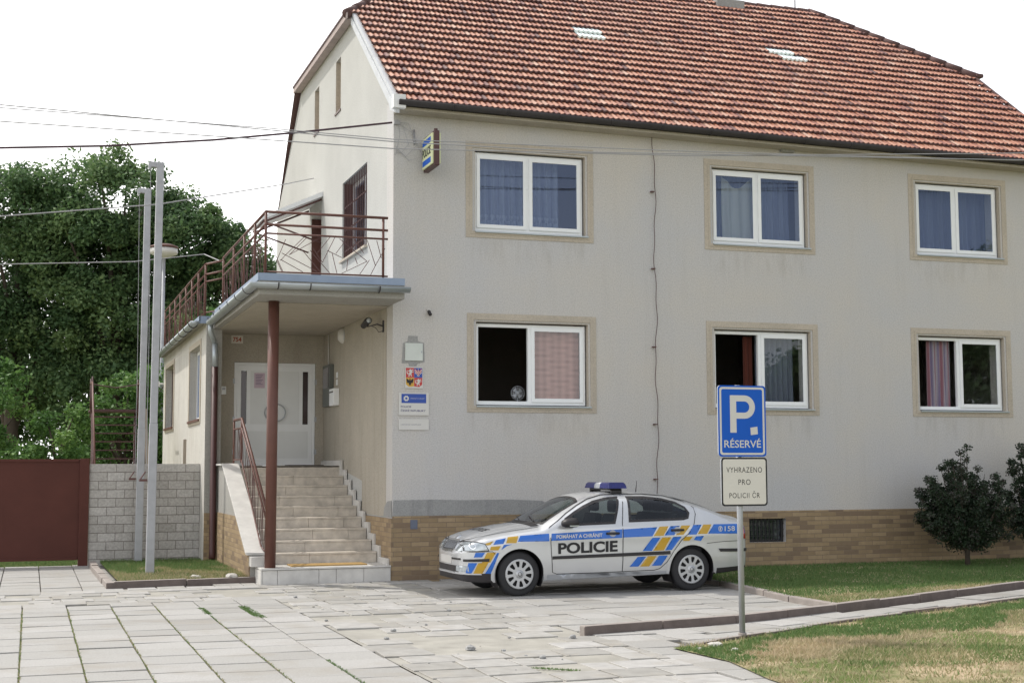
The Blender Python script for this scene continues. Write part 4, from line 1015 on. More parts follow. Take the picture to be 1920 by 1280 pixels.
drape('window_seal', RS, 'top', M['blackplastic'], .0035, [inset(RS, .045)])
drape('rear_window', inset(RS, .02), 'top', M['carglass'], .0015, grid=.07)
# arches
for side in (-1, 1):
    for wx in (0, WB):
        def arc(r, n=30, lo=-18): return [(wx + r * math.cos(rad(t)), WR + r * math.sin(rad(t))) for t in np.linspace(lo, 180 - lo, n)]
        drape('wheel_arch', [p for p in arc(.415) + arc(.357)[::-1] if True], 'side', M['silver'], .0035, (), side, grid=.03)
        mb = MB(); ring = arc(.362, 24, -30)
        for (a, b), (c, d) in zip(ring[:-1], ring[1:]): mb.add([(a, side * .86, b), (c, side * .86, d), (c, side * .55, d), (a, side * .55, b)], [(0, 1, 2, 3)])
        mb.add([(a, side * .55, b) for a, b in ring], [tuple(range(len(ring)))])
        mb.build('wheel_well', M['blackplastic'], car, recalc=False)
# wheels ---------------------------------------------------------
def wheel(wx, side):
    wh = bpy.data.objects.new('wheel', None); col.objects.link(wh); wh.parent = car; wh.location = (wx, side * .845, WR); wh.rotation_euler = (0, rad(9 + wx * 7), 0); wh.empty_display_size = .1
    s = side
    mb = MB().lathe([(.20, 0), (.215, -.012), (.26, -.008), (.29, -.014), (.309, -.03), (.315, -.06), (.315, -.15), (.305, -.18), (.26, -.195), (.2, -.19)], (0, 0, 0), 'y', 40)
    mb.v = [(x, y * s, z) for x, y, z in mb.v]; mb.build('tyre', M['rubber'], wh)
    outer = [(.208 * math.cos(t), .208 * math.sin(t)) for t in np.linspace(0, 2 * math.pi, 49)[:-1]]; hs = []
    for i in range(10):
        t = 2 * math.pi * i / 10; h = []
        for r, dt in ((.098, -.10), (.110, -.15), (.165, -.185), (.182, -.14), (.184, .14), (.165, .185), (.110, .15), (.098, .10)): h.append((r * math.cos(t + dt), r * math.sin(t + dt)))
        hs.append(h)
    mb = MB().prism(outer, s * .004, s * -.012, 'y', hs)
    mb.lathe([(.0, s * .020), (.03, s * .020), (.034, s * .016), (.056, s * .012), (.060, s * .005)], (0, 0, 0), 'y', 24)
    mb.lathe([(.208, s * -.012), (.212, s * .0), (.205, s * .008), (.192, s * .006)], (0, 0, 0), 'y', 48)
    mb.build('rim', M['rim'], wh)
    MB().lathe([(0, s * -.03), (.21, s * -.03)], (0, 0, 0), 'y', 32).build('dark_backing_disc', M['dark'], wh)  # dark backing behind the cover slots, standing in for the shade there
    MB().lathe([(.022, s * .0215), (.026, s * .0225), (.029, s * .0215)], (0, 0, 0), 'y', 20).build('hub_emblem', M['blackplastic'], wh)
for wx in (0, WB):
    for s_ in (-1, 1): wheel(wx, s_)
# livery
DEC = dict(
 gold1=[(-0.496,0.752),(-0.382,0.785),(-0.43,0.731),(-0.478,0.725)], blue2=[(-0.346,0.796),(-0.202,0.823),(-0.244,0.745),(-0.391,0.733)],
 gold3=[(-0.171,0.835),(-0.017,0.849),(-0.054,0.753),(-0.208,0.753)], blue4=[(0.014,0.851),(0.44,0.877),(0.439,0.77),(-0.036,0.771)],
 gold5=[(-0.424,0.71),(-0.28,0.717),(-0.317,0.656),(-0.436,0.658)], blue6=[(-0.238,0.732),(-0.11,0.738),(-0.19,0.716),(-0.275,0.659)],
 blue7=[(-0.628,0.625),(-0.502,0.626),(-0.543,0.561),(-0.651,0.558)], gold8=[(-0.478,0.626),(-0.349,0.63),(-0.431,0.489),(-0.548,0.485),(-0.512,0.554)],
 gold9=[(-0.594,0.48),(-0.455,0.49),(-0.533,0.333),(-0.651,0.334)], blue10=[(-0.711,0.481),(-0.606,0.482),(-0.671,0.337),(-0.737,0.338)],
 blue11=[(-0.335,0.621),(-0.305,0.62),(-0.418,0.331),(-0.499,0.333)], blueR=[(1.589,0.919),(2.132,0.941),(2.048,0.81),(1.581,0.801)],
 gold12=[(2.169,0.947),(2.313,0.951),(2.226,0.814),(2.069,0.813)], blue13=[(2.342,0.951),(2.494,0.954),(2.399,0.82),(2.24,0.817)],
 gold14=[(2.523,0.957),(2.669,0.958),(2.55,0.824),(2.427,0.82)], blue15=[(2.72,0.961),(2.852,0.964),(2.761,0.822),(2.615,0.823)],
 gold16=[(2.882,0.965),(3.018,0.966),(2.937,0.83),(2.782,0.829)], blue17=[(3.056,0.968),(3.66,0.962),(3.66,0.818),(2.955,0.832)],
 blue18=[(2.047,0.788),(2.176,0.789),(2.037,0.598),(1.888,0.598)], gold19=[(2.211,0.791),(2.348,0.792),(2.23,0.603),(2.059,0.6)],
 blue20=[(2.384,0.794),(2.521,0.798),(2.36,0.606),(2.252,0.603)], gold21=[(2.571,0.793),(2.702,0.795),(2.643,0.733),(2.54,0.735)],
 blue22=[(2.753,0.796),(2.884,0.801),(2.832,0.727),(2.716,0.745)], blue23=[(1.81,0.516),(1.944,0.519),(1.826,0.377),(1.685,0.378)],
 gold24=[(1.973,0.523),(2.115,0.524),(1.996,0.376),(1.854,0.376)], blue25=[(2.151,0.527),(2.294,0.528),(2.188,0.384),(2.038,0.381)],
 blueD=[(0.475,0.876),(1.574,0.921),(1.567,0.797),(0.470,0.776)])
for k, P in DEC.items():
    drape('stripe', P, 'side', M['cargold'] if k[0] == 'g' else M['carblue'], .0042, grid=.03)
    drape('stripe', P, 'side', M['cargold'] if k[0] == 'g' else M['carblue'], .0022, grid=.09, side=1)
def car_text(s, quad, m, bold=0, name='lettering'):   # quad: bl, br, tl, tr in (u,z)
    v2, f = text2d(s, bold); bl, br, tl, tr = [Vector(p) for p in quad]
    pts = [tuple((bl * (1 - x) + br * x) * (1 - y) + (tl * (1 - x) + tr * x) * y) for x, y in v2]
    return drape(name, None, 'side', m, .0062, tess=(pts, f), smooth=False)
car_text('POLICIE', [(.574, .584), (1.494, .600), (.574, .742), (1.496, .761)], M['black'], .034)
car_text('POMÁHAT A CHRÁNIT', [(.548, .803), (1.256, .816), (.548, .868), (1.257, .881)], M['signwhite'], .022)
car_text('158', [(3.235, .862), (3.42, .862), (3.238, .936), (3.423, .934)], M['signwhite'], .01)
c158 = [(3.165 + .036 * math.cos(t), .899 + .040 * math.sin(t)) for t in np.linspace(0, 6.283, 21)[:-1]]
drape('phone_symbol', c158, 'side', M['signwhite'], .006, [[(3.165 + .027 * math.cos(t), .899 + .031 * math.sin(t)) for t in np.linspace(0, 6.283, 21)[:-1]]], grid=.02)
drape('phone_symbol', [(3.152, .88), (3.168, .874), (3.178, .886), (3.168, .895), (3.17, .905), (3.182, .912), (3.178, .925), (3.16, .922), (3.152, .905)], 'side', M['signwhite'], .006, grid=.03)
# mouldings, seams, handles
def quadstrip(pts, w):
    P = [Vector(p) for p in pts]; l = []; r = []
    for i, p in enumerate(P):
        d = (P[min(i + 1, len(P) - 1)] - P[max(i - 1, 0)]).normalized(); n_ = Vector((-d.y, d.x)) * w / 2; l.append(tuple(p + n_)); r.append(tuple(p - n_))
    return l + r[::-1]
DOORF = [(.452, .955), (.462, .80), (.470, .62), (.492, .33), (.56, .303), (1.2, .305), (2.08, .318), (2.17, .34), (2.28, .43), (2.40, .60), (2.52, .745), (2.66, .86), (2.735, .98), (2.79, 1.12), (2.79, 1.215), (2.66, 1.31), (2.42, 1.385), (2.1, 1.415), (1.7, 1.42), (1.4, 1.41), (1.15, 1.355), (.95, 1.265), (.75, 1.155), (.60, 1.055), (.455, .96)]
def _x(): pass
for side in (-1, 1):
    drape('side_moulding', [(.488, .512), (2.331, .543), (2.331, .593), (.488, .556)], 'side', M['blackplastic'], .016, (), side, grid=.12)
    drape('bumper_strip', [(-.76, .496), (-.448, .501), (-.443, .542), (-.76, .530)], 'side', M['blackplastic'], .014, (), side)
    drape('bumper_strip', [(3.16, .563), (3.70, .552), (3.70, .598), (3.13, .609)], 'side', M['blackplastic'], .014, (), side)
    drape('door_gap', quadstrip(DOORF, .009), 'side', M['dark'], .0052, (), side, grid=.09)
    drape('door_gap', quadstrip([(1.70, 1.41), (1.635, 1.2), (1.585, 1.0), (1.575, .31)], .010), 'side', M['dark'], .0052, (), side, grid=.09)
    drape('bumper_gap', quadstrip([(2.93, .69), (3.2, .712), (3.66, .72)], .007), 'side', M['dark'], .0052, (), side, grid=.09)
    drape('bumper_gap', quadstrip([(-.78, .632), (-.6, .634), (-.40, .640), (-.36, .60)], .007), 'side', M['dark'], .0052, (), side, grid=.06)
    drape('sill_strip', [(.42, .225), (2.28, .262), (2.28, .30), (.42, .295)], 'side', M['galv'], .0046, (), side, grid=.12)
    for hu, hz in ((1.42, .862), (2.452, .892)):
        drape('handle_recess', [(hu + .055 * math.cos(t), hz + .048 * math.sin(t)) for t in np.linspace(0, 6.283, 19)[:-1]], 'side', M['galv'], .0055, (), side, grid=.03)
        y = side * (hwid(hu, hz) + .022); MB().tube([(hu - .098, y - side * .02, hz), (hu - .07, y, hz + .002), (hu + .07, y, hz + .002), (hu + .098, y - side * .02, hz)], .019, 8).build('door_handle', M['blackplastic'], car)
    # mirror
    my = side * .90; mr = MB()
    pr = [(.60, .99, .05), (.63, 1.05, .10), (.70, 1.085, .12), (.80, 1.09, .11), (.845, 1.075, .09)]
    vs = []; seg = 12
    for (u, z, rr) in ((.595, 1.02, .01), (.612, 1.02, .046), (.66, 1.025, .066), (.76, 1.03, .073), (.825, 1.03, .068), (.83, 1.03, .0)):
        for k in range(seg): t = 2 * math.pi * k / seg; vs.append((u, my + side * (.07 + 1.35 * rr * math.cos(t) * (1 if math.cos(t) * side * side > 0 else 1)), z + rr * .95 * math.sin(t)))
    fs = [(i * seg + k, i * seg + (k + 1) % seg, (i + 1) * seg + (k + 1) % seg, (i + 1) * seg + k) for i in range(5) for k in range(seg)]
    mr.add(vs, fs, 0, .5, True); mr.tube([(.72, side * .78, .985), (.72, my + side * .03, 1.0)], .026, 8)
    mo = mr.build('wing_mirror', [M['blackplastic']], car)
    MB().box(.69, .83, my + side * .1555 - .004, my + side * .1555 + .004, .978, .995).build('indicator', M['lens'], mo)
    # lamps
    drape('headlight', [(-.76, .645), (-.74, .75), (-.70, .775), (-.597, .772), (-.497, .748), (-.443, .646), (-.6, .640)], 'side', M['lens'], .006, (), side, grid=.03)
    HLS = [(-.76, .645), (-.74, .75), (-.70, .775), (-.597, .772), (-.497, .748), (-.443, .646), (-.6, .640)]
    drape('headlight_bezel', HLS, 'side', M['blackplastic'], .0075, [inset(HLS, .009)], side, grid=.03)
    drape('reflector', [(-.66 + .04 * math.cos(t), .71 + .04 * math.sin(t)) for t in np.linspace(0, 6.283, 15)[:-1]], 'side', M['chrome'], .0072, [[(-.66 + .028 * math.cos(t), .71 + .028 * math.sin(t)) for t in np.linspace(0, 6.283, 15)[:-1]]], side, grid=.03)
    drape('fog_lamp', rrect(-.81, -.745, .352, .435, .012), 'side', M['lens'], .005, (), side, grid=.03)
    drape('tail_lamp', [(3.50, .98), (3.73, .96), (3.74, .74), (3.60, .74)], 'side', M['redlens'], .005, (), side, grid=.03)
    sf = [(s * side) for s in (1,)]
    drape('headlight', [(side * a, b) for a, b in ((.35, .64), (.36, .69), (.43, .765), (.58, .775), (.77, .765), (.78, .65), (.5, .632))], 'front', M['lens'], .005, grid=.03)
    drape('lower_grille', [(side * a, b) for a, b in ((.0, .345), (.0, .43), (.50, .435), (.50, .345))], 'front', M['blackplastic'], .004, grid=.04)
    drape('fog_lamp', [(side * a, b) for a, b in ((.51, .35), (.51, .43), (.70, .435), (.70, .352))], 'front', M['lens'], .004, grid=.04)
GRI = [(-.24, .615), (-.31, .66), (-.29, .785), (.29, .785), (.31, .66), (.24, .615)]
gr = drape('grille', inset(GRI, .018), 'front', M['blackplastic'], .006, grid=.03)
drape('grille_frame', GRI, 'front', M['chrome'], .014, [inset(GRI, .022)], grid=.03, parent=gr)
for i in range(-8, 9): drape('grille_bar', [(i * .03 - .003, .655), (i * .03 + .003, .655), (i * .03 + .003, .77), (i * .03 - .003, .77)], 'front', M['galv'], .009, grid=.05, parent=gr)
drape('badge', [(.045 * math.cos(t), .805 + .035 * math.sin(t)) for t in np.linspace(0, 6.283, 15)[:-1]], 'front', M['chrome'], .012, grid=.03, parent=gr)
drape('number_plate', rrect(-.26, .26, .455, .56, .01), 'front', M['signwhite'], .012, grid=.06)
drape('bumper_strip', [(-.56, .515), (-.28, .515), (-.28, .54), (-.56, .54)], 'front', M['blackplastic'], .010, grid=.05)
drape('bumper_lip', quadstrip([(-.78, .325), (-.5, .325), (0, .325), (.5, .325), (.78, .325)], .018), 'front', M['silver'], .012, grid=.05)
drape('bonnet_gap', quadstrip([(-.70, -.34), (-.64, -.53), (-.46, -.64), (-.15, -.69), (.1, -.70), (.34, -.70)], .010), 'top', M['dark'], .003, grid=.06)
drape('bonnet_gap', quadstrip([(-.70, .34), (-.64, .53), (-.46, .64), (-.15, .69), (.1, .70), (.34, .70)], .010), 'top', M['dark'], .003, grid=.06)
drape('cowl', [(.25, -.62), (.22, -.3), (.22, .3), (.25, .62), (.36, .66), (.31, 0), (.36, -.66)], 'top', M['blackplastic'], .004, grid=.06)
v2, f_ = text2d('POLICIE', .02); drape('lettering', None, 'top', M['black'], .004, tess=([(-.26 - .13 * y, -.32 + .64 * (1 - x)) for x, y in v2], f_), smooth=False)
drape('bonnet_stripe', quadstrip([(-.35, .42), (.1, .56)], .05), 'top', M['carblue'], .003, grid=.06)
# wipers
MB().tube([(.36, -.45, top_z(.36, -.45) + .02), (.46, .05, top_z(.46, .05) + .018)], .008, 5).tube([(.34, .15, top_z(.34, .15) + .02), (.46, .58, top_z(.46, .58) + .018)], .008, 5).build('wiper', M['blackplastic'], car)
# light bar
lb = MB().prism(rrect(1.56, 1.80, -.38, .38, .05), 1.478, 1.500, 'z').box(1.60, 1.76, -.44, -.38, 1.42, 1.49).box(1.60, 1.76, .38, .44, 1.42, 1.49).box(1.60, 1.76, -.44, .44, 1.475, 1.485).build('light_bar', M['blackplastic'], car)
def lens(y0, y1, m):
    mb = MB(); P = [(1.53, 1.502), (1.54, 1.57), (1.57, 1.592), (1.79, 1.592), (1.82, 1.57), (1.83, 1.502)]
    vs = []; ends = [(y0, 0.0), (y0 + .02 * (1 if y1 > y0 else -1), 0), (y1, 0)]
    for y in (y0, y1): 
        for a, b in P: vs.append((a, y * (1 - (.10 if abs(y) > .45 and b > 1.56 else 0)), b))
    n = len(P); mb.add(vs, [tuple(range(n)), tuple(range(n, 2 * n))] + [(i, (i + 1) % n, n + (i + 1) % n, n + i) for i in range(n)]); return mb.build('beacon_lens', m, lb, bevel=.012)
lens(-.49, -.12, M['bluelens']); lens(-.115, .10, M['galv']); lens(.105, .49, M['bluelens'])
MB().tube([(2.18, .0, top_z(2.18, 0) - .01), (2.20, .0, top_z(2.18, 0) + .17)], [.009, .004], 6).build('aerial', M['blackplastic'], car)
# interior
fl = MB().box(.45, 3.1, -.74, .74, .34, .36); fl.build('cabin_floor', M['dark'], car)
MB().prism([(.42, .5), (.42, .98), (.60, 1.0), (.86, .96), (.88, .75), (.8, .5)], -.72, .72, 'y').build('dashboard', M['seat'], car, bevel=.02)
MB().box(2.85, 3.35, -.70, .70, .95, .97).build('parcel_shelf', M['seat'], car)
for side in (-1, 1): MB().box(.55, 2.9, side * .76 - .01, side * .76 + .01, .36, .96).build('door_lining', M['seat'], car)
def seat(u, y, w=.5, head=True):
    s_ = MB().prism([(u - .5, .42), (u - .5, .58), (u - .02, .55), (u + .16, 1.13), (u + .27, 1.12), (u + .12, .42)], y - w / 2, y + w / 2, 'y').build('seat', M['seat'], car, bevel=.04)
    if head: 
        for yy in ([y] if w < .7 else [y - .35, y, y + .35]): MB().box(u + .17, u + .27, yy - .12, yy + .12, 1.15, 1.33).build('head_restraint', M['seat'], s_, bevel=.04)
seat(1.42, -.37); seat(1.42, .37); seat(2.32, 0, 1.3)
MB().tube([(.93 + .04 * math.sin(t), -.37 + .18 * math.cos(t), .97 + .18 * math.sin(t)) for t in np.linspace(0, 6.283, 25)], .014, 6).build('steering_wheel', M['seat'], car)
MB().tube([(-.1, -.62, WR), (-.1, .62, WR)], .05, 6).tube([(WB, -.62, WR), (WB, .62, WR)], .05, 6).box(.5, 3.2, -.3, .3, .22, .3).build('underbody', M['dark'], car)

# ================================================================== SIGNS ON THE WALL
def plate(name, label, cat, x0, x1, z0, z1, m, y=-.018, t=.015, r=.004):
    o = MB().prism(rrect(0, x1 - x0, 0, z1 - z0, r), -t, 0, 'y').build(name, m, None, **L(label, cat)); o.location = (x0, y + .012, z0); return o
X_, Z_ = (1, 0, 0), (0, 0, 1)
ps = plate('police_sign', 'white plate with blue band and police badge beside the stairs', 'sign', .10, .61, 2.68, 3.05, M['signwhite'])
MB().box(.045, .465, -.0165, -.0155, .20, .352).build('blue_band', M['policeblue'], ps)
MB().prism([(.125 + (.05 if i % 2 else .040) * math.cos(rad(i * 22.5)), .276 + (.05 if i % 2 else .040) * math.sin(rad(i * 22.5))) for i in range(16)], -.0185, -.017, 'y').build('badge', M['signwhite'], ps)
MB().prism([(.125 + .02 * math.cos(rad(i * 45)), .276 + .02 * math.sin(rad(i * 45))) for i in range(8)], -.0195, -.0187, 'y').build('badge_centre', M['policeblue'], ps)
put_text('POLICIE', (.035, -.0165, .125), X_, Z_, .175, .03, M['navy'], ps, bold=.01)
put_text('ČESKÉ REPUBLIKY', (.035, -.0165, .06), X_, Z_, .42, .042, M['navy'], ps, bold=.01)
put_text('POMÁHAT A CHRÁNIT', (.20, -.0175, .268), X_, Z_, .235, .02, M['signwhite'], ps)
p2 = plate('name_plate', 'narrow white plate with one line of text under the police plate', 'sign', .10, .61, 2.44, 2.62, M['signwhite'])
put_text('OBVODNÍ ODDĚLENÍ', (.035, -.0165, .08), X_, Z_, .34, .018, M['navy'], p2)
# coat of arms
ca = plate('coat_of_arms', 'quartered red, blue and gold shield plaque on the wall', 'plaque', .205, .51, 3.125, 3.475, M['signwhite'])
W_, H_ = .305, .35
MB().prism([(.012, .175), (.152, .175), (.152, .335), (.012, .335)], -.0168, -.0155, 'y').prism([(.154, .03), (.24, .02), (.29, .06), (.293, .173), (.154, .173)], -.0168, -.0155, 'y').build('red_field', M['red'], ca)
MB().prism([(.154, .175), (.293, .175), (.293, .335), (.154, .335)], -.0168, -.0155, 'y').build('blue_field', M['policeblue'], ca)
MB().prism([(.012, .173), (.152, .173), (.152, .03), (.065, .022), (.015, .06)], -.0168, -.0155, 'y').build('gold_field', M['gold'], ca)
def lion(ox, oz, s):
    return [(ox + s * a, oz + s * b) for a, b in ((.25, 0), (.38, 0), (.36, .18), (.48, .30), (.58, .05), (.72, .02), (.66, .12), (.62, .38), (.70, .55), (.92, .60), (.95, .70), (.72, .66), (.70, .78), (.92, .88), (.86, .96), (.62, .86), (.55, 1.0), (.38, .96), (.34, .82), (.15, .80), (.12, .72), (.36, .68), (.38, .50), (.20, .42), (.05, .60), (.10, .85), (0, .80), (-.03, .5), (.12, .32), (.30, .34), (.22, .12))]
MB().prism(lion(.028, .19, .125), -.0185, -.017, 'y').prism(lion(.17, .04, .115), -.0185, -.017, 'y').build('silver_lion', M['signwhite'], ca)
def eagle(ox, oz, s):
    h = [(0, 1), (.08, .92), (.05, .80), (.12, .72), (.25, .85), (.45, .95), (.48, .75), (.42, .55), (.46, .40), (.32, .45), (.34, .28), (.20, .38), (.12, .25), (.18, .05), (.06, .12), (0, 0)]
    return [(ox + s * a, oz + s * b) for a, b in h] + [(ox - s * a, oz + s * b) for a, b in h[-2:0:-1]]
MB().prism(eagle(.082, .04, .125), -.0185, -.017, 'y').build('black_eagle', M['black'], ca)
mb = MB()
for i in range(7):
    for j in range(7):
        if (i + j) % 2 == 0 and in_poly((i + .5) / 7 - .5, (j + .5) / 7, eagle(0, 0, 1)): mb.box(.168 + i * .016, .168 + (i + 1) * .016, -.0185, -.017, .19 + j * .019, .19 + (j + 1) * .019)
mb.build('chequered_eagle', M['red'], ca); MB().prism(eagle(.224, .19, .13), -.0178, -.017, 'y').build('eagle', M['signwhite'], ca)
# small white cabinet with bare plaster round it
MB().prism([(.15, 3.53), (.17, 3.87), (.25, 3.90), (.26, 3.99), (.42, 3.99), (.43, 3.90), (.53, 3.88), (.54, 3.56), (.42, 3.53), (.40, 3.49), (.28, 3.49), (.26, 3.54)], -.006, -.001, 'y').build('bare_plaster_patch', M['cement'], B)
cb = MB().prism(rect(0, .30, 0, .29), -.02, 0, 'y').build('wall_cabinet', simple('pale_green_white', (.60, .64, .60), .5), None, bevel=.004, **L('square pale cabinet door above the coat of arms', 'cabinet')); cb.location = (.205, -.007, 3.58)
MB().box(.27, .285, -.028, -.021, .13, .16).build('latch', M['galv'], cb)
# fixture under the eave, little lamp, vent
v_ = MB().box(-.13, .13, -.10, 0, 0, .13).prism([(-.15, .13), (.15, .13), (.13, .16), (-.13, .16)], -.12, 0, 'y').build('nest_box', M['cement'], None, bevel=.01, **L('small grey box fixed under the eave between the middle windows', 'box')); v_.location = (7.40, -.002, 7.55)
lp_ = thing('door_lamp', 'tiny dark spotlight bracket on the wall right of the canopy', 'lamp', (.60, 0, 4.40))
MB().box(-.025, .025, -.06, -.003, -.03, .04).build('bracket', M['signwhite'], lp_); MB().tube([(0, -.05, .0), (.0, -.14, -.06)], .03, 8).build('lamp_head', M['blackplastic'], lp_)
vp_ = MB().prism([(.06 * math.cos(rad(i * 30)), .06 * math.sin(rad(i * 30))) for i in range(12)], -.012, 0, 'y').box(-.06, .06, -.008, -.001, -.075, .075).build('vent_plate', simple('vent_grey', (.13, .15, .2), .5), None, **L('small round blue-grey plate on the tiled plinth', 'vent')); vp_.location = (.36, -.019, .90)
# light box
lbx = thing('light_box', 'yellow and blue illuminated POLICIE box sign sticking out of the wall', 'sign', (.545, 0, 6.72))
MB().box(-.045, .045, -.73, -.06, 0, .58).build('frame', M['browndark'], lbx, bevel=.012)
for s_, nm in ((-1, 'face'), (1, 'face')):
    fc = MB().box(min(s_ * .046, s_ * .075), max(s_ * .046, s_ * .075), -.70, -.09, .035, .545).build('face', M['boxyellow'], lbx, bevel=.01)
    MB().box(*sorted((s_ * .0755, s_ * .078)), -.62, -.12, .41, .50).box(*sorted((s_ * .0755, s_ * .078)), -.62, -.12, .075, .165).build('blue_band', M['signblue'], fc)
    put_text('POLICIE', (s_ * .0785, -.12 if s_ < 0 else -.62, .215), (0, -1 if s_ < 0 else 1, 0), Z_, .50, .145, M['black'], fc, bold=.02)
MB().tube([(0, -.06, .3), (0, -.002, .3)], .03, 8).tube([(0, -.66, .57), (0, -.66, .62)], .03, 8).build('bracket', M['browndark'], lbx)
# porch fittings
hn = MB().prism(rect(0, .23, 0, .155), -.012, 0, 'y').build('house_number', M['signcream'], None, **L('cream house number plate reading 754 above the entrance', 'number plate')); hn.location = (-1.87, 5.748, 4.30)
put_text('754', (.03, -.0135, .03), X_, Z_, .17, .095, M['redtext'], hn, bold=.03)
ic = thing('intercom', 'small white intercom box on the wall left of the door', 'intercom', (-2.01, 5.75, 3.28))
MB().box(-.05, .05, -.045, -.001, 0, .16).build('housing', M['white'], ic, bevel=.008); MB().box(-.03, .03, -.05, -.046, .09, .13).build('speaker_slot', M['galv'], ic)
nt_ = MB().box(0, .21, -.002, 0, 0, .30).build('paper_notice', M['pink'], None, **L('pinkish paper notice taped to the left door leaf', 'notice')); nt_.location = (-1.40, 5.7825, 3.42)
mb = MB()
for i in range(7): mb.box(.03, .17 - .02 * (i % 3), -.0035, -.0025, .25 - i * .03, .258 - i * .03)
mb.build('text_lines', M['navy'], nt_)
mtr = thing('meter_box', 'grey electricity meter box on the porch wall', 'meter box', (0, 5.05, 3.03))
MB().box(-.10, -.007, -.33, .33, 0, .82).build('housing', simple('meter_grey', (.12, .13, .12), .5), mtr, bevel=.01); MB().box(-.106, -.101, -.27, .27, .36, .76).build('window', M['doorglass'], mtr)
MB().tube([(-.03, .1, .82), (-.03, .1, 1.44)], .012, 6).build('conduit', M['signwhite'], mtr)
lt = thing('letterbox', 'white letterbox hanging beside the grey meter box', 'letterbox', (0, 4.40, 3.02))
MB().box(-.12, -.007, -.20, .22, 0, .33).build('body', M['white'], lt, bevel=.012); MB().box(-.126, -.1205, -.15, .17, .25, .275).build('slot', M['blackplastic'], lt)
tg = thing('info_tags', 'two small white tags on the porch wall above the letterbox', 'tag', (0, 4.42, 3.42))
MB().box(-.014, -.007, -.08, .06, 0, .11).build('tag', M['white'], tg); MB().box(-.014, -.007, -.08, .06, .14, .25).build('tag', M['white'], tg)
wl = thing('wall_lamp', 'white oval bulkhead lamp on the porch wall near the ceiling', 'lamp', (0, 3.88, 4.33))
mb = MB().lathe([(0, -.11), (.07, -.10), (.11, -.05), (.12, -.007)], (0, 0, 0), 'x', 20); mb.v = [(x, y, z * 1.25) for x, y, z in mb.v]; mb.build('lamp_shade', M['signwhite'], wl)
MB().lathe([(.125, -.02), (.135, -.007)], (0, 0, 0), 'x', 20).build('base', M['galv'], wl)
fl_ = thing('security_camera', 'black camera on a curved bracket at the porch corner', 'camera', (0, .62, 4.20))
MB().box(-.02, -.007, -.04, .04, -.10, .10).tube([(-.01, 0, .0), (-.10, .08, .04), (-.20, .35, .02)], .012, 6).build('bracket', M['blackplastic'], fl_)
MB().tube([(-.01, .0, -.08), (-.09, .0, -.1), (-.12, .1, -.02), (-.16, .28, .03)], .006, 5).build('cable', M['blackplastic'], fl_)
MB().tube([(-.20, .25, .12), (-.21, .35, .11), (-.23, .55, .05)], [.055, .06, .05], 12).tube([(-.20, .35, .02), (-.20, .36, .09)], .02, 6).build('camera_body', M['blackplastic'], fl_)
MB().tube([(-.20, .245, .121), (-.20, .255, .12)], .045, 12).build('lens', M['lens'], fl_)
dm = MB().box(-.62, .62, -.22, .22, 0, .02).build('doormat', M['mat'], None, bevel=.006, **L('long coir doormat on the lowest marble landing', 'doormat')); dm.location = (-.98, .42, .251)
dm2 = MB().box(-.35, .35, -.22, .22, 0, .018).build('doormat', M['rubber'], None, bevel=.006, **L('dark rubber mat on the landing in front of the door', 'doormat')); dm2.location = (-.45, 5.4, 1.869)
wc = thing('small_camera', 'small white dome camera on the corner of the side wing', 'camera', (XA, 13.9, 3.95))
MB().tube([(-.02, 0, 0), (-.16, -.05, 0)], .02, 6).build('bracket', M['white'], wc); MB().lathe([(0, -.09), (.06, -.07), (.08, 0), (.06, .06), (0, .07)], (-.18, -.06, 0), 'z', 14).build('camera_body', M['white'], wc)

# ================================================================== STREET FURNITURE
sg = thing('parking_sign', 'blue P RÉSERVÉ sign over a white plate on a galvanised post', 'road sign', (1.60, -8.96, .03))
MB().tube([(.0, .035, -.05), (-.01, .035, 2.66)], .032, 16).build('post', M['galv'], sg)
MB().tube([(0, .035, 0), (0, .035, .035)], .045, 12).build('post_collar', M['kerb'], sg)
def panel(x0, x1, z0, z1, m_edge, m_bg, r=.035):
    p = MB().prism(rrect(x0, x1, z0, z1, r), -.018, .0, 'y').prism(rrect(x0 + .004, x1 - .004, z0 + .004, z1 - .004, r), .0005, .012, 'y', [rrect(x0 + .02, x1 - .02, z0 + .02, z1 - .02, r * .7)]).build('panel', M['galv'], sg, bevel=.002)
    MB().prism(rrect(x0, x1, z0, z1, r), -.0195, -.0185, 'y').build('face', m_edge, p); return p
x0, x1 = -.272, .300
pa = panel(x0, x1, 1.895, 2.655, M['signblue'], None)
MB().prism(rrect(x0 + .018, x1 - .018, 1.913, 2.637, .03), -.0210, -.0200, 'y', [rrect(x0 + .040, x1 - .040, 1.935, 2.615, .02)]).build('border', M['signwhite'], pa)
def arcp(cx, cz, r, a0, a1, n=14): return [(cx + r * math.cos(rad(t)), cz + r * math.sin(rad(t))) for t in np.linspace(a0, a1, n)]
Pl = [(-.13, 2.15), (-.055, 2.15), (-.055, 2.30)] + arcp(.045, 2.425, .125, -90, 90) + [(-.13, 2.55)]
MB().prism(Pl, -.0210, -.0200, 'y', [[(-.055, 2.365), (.042, 2.365)] + arcp(.042, 2.425, .060, -80, 80) + [(.042, 2.485), (-.055, 2.485)]]).build('letter', M['signwhite'], pa)
MB().prism([(.115, 2.125), (.20, 2.135), (.195, 2.215), (.11, 2.205)], -.0210, -.0200, 'y').build('sticker', M['signwhite'], pa)
put_text('RÉSERVÉ', (-.205, -.0205, 1.99), X_, Z_, .44, .10, M['signwhite'], pa, bold=.012)
pb = panel(-.245, .303, 1.37, 1.885, M['black'], None)
MB().prism(rrect(-.227, .285, 1.388, 1.867, .025), -.0210, -.0200, 'y').build('white_field', M['signcream'], pb)
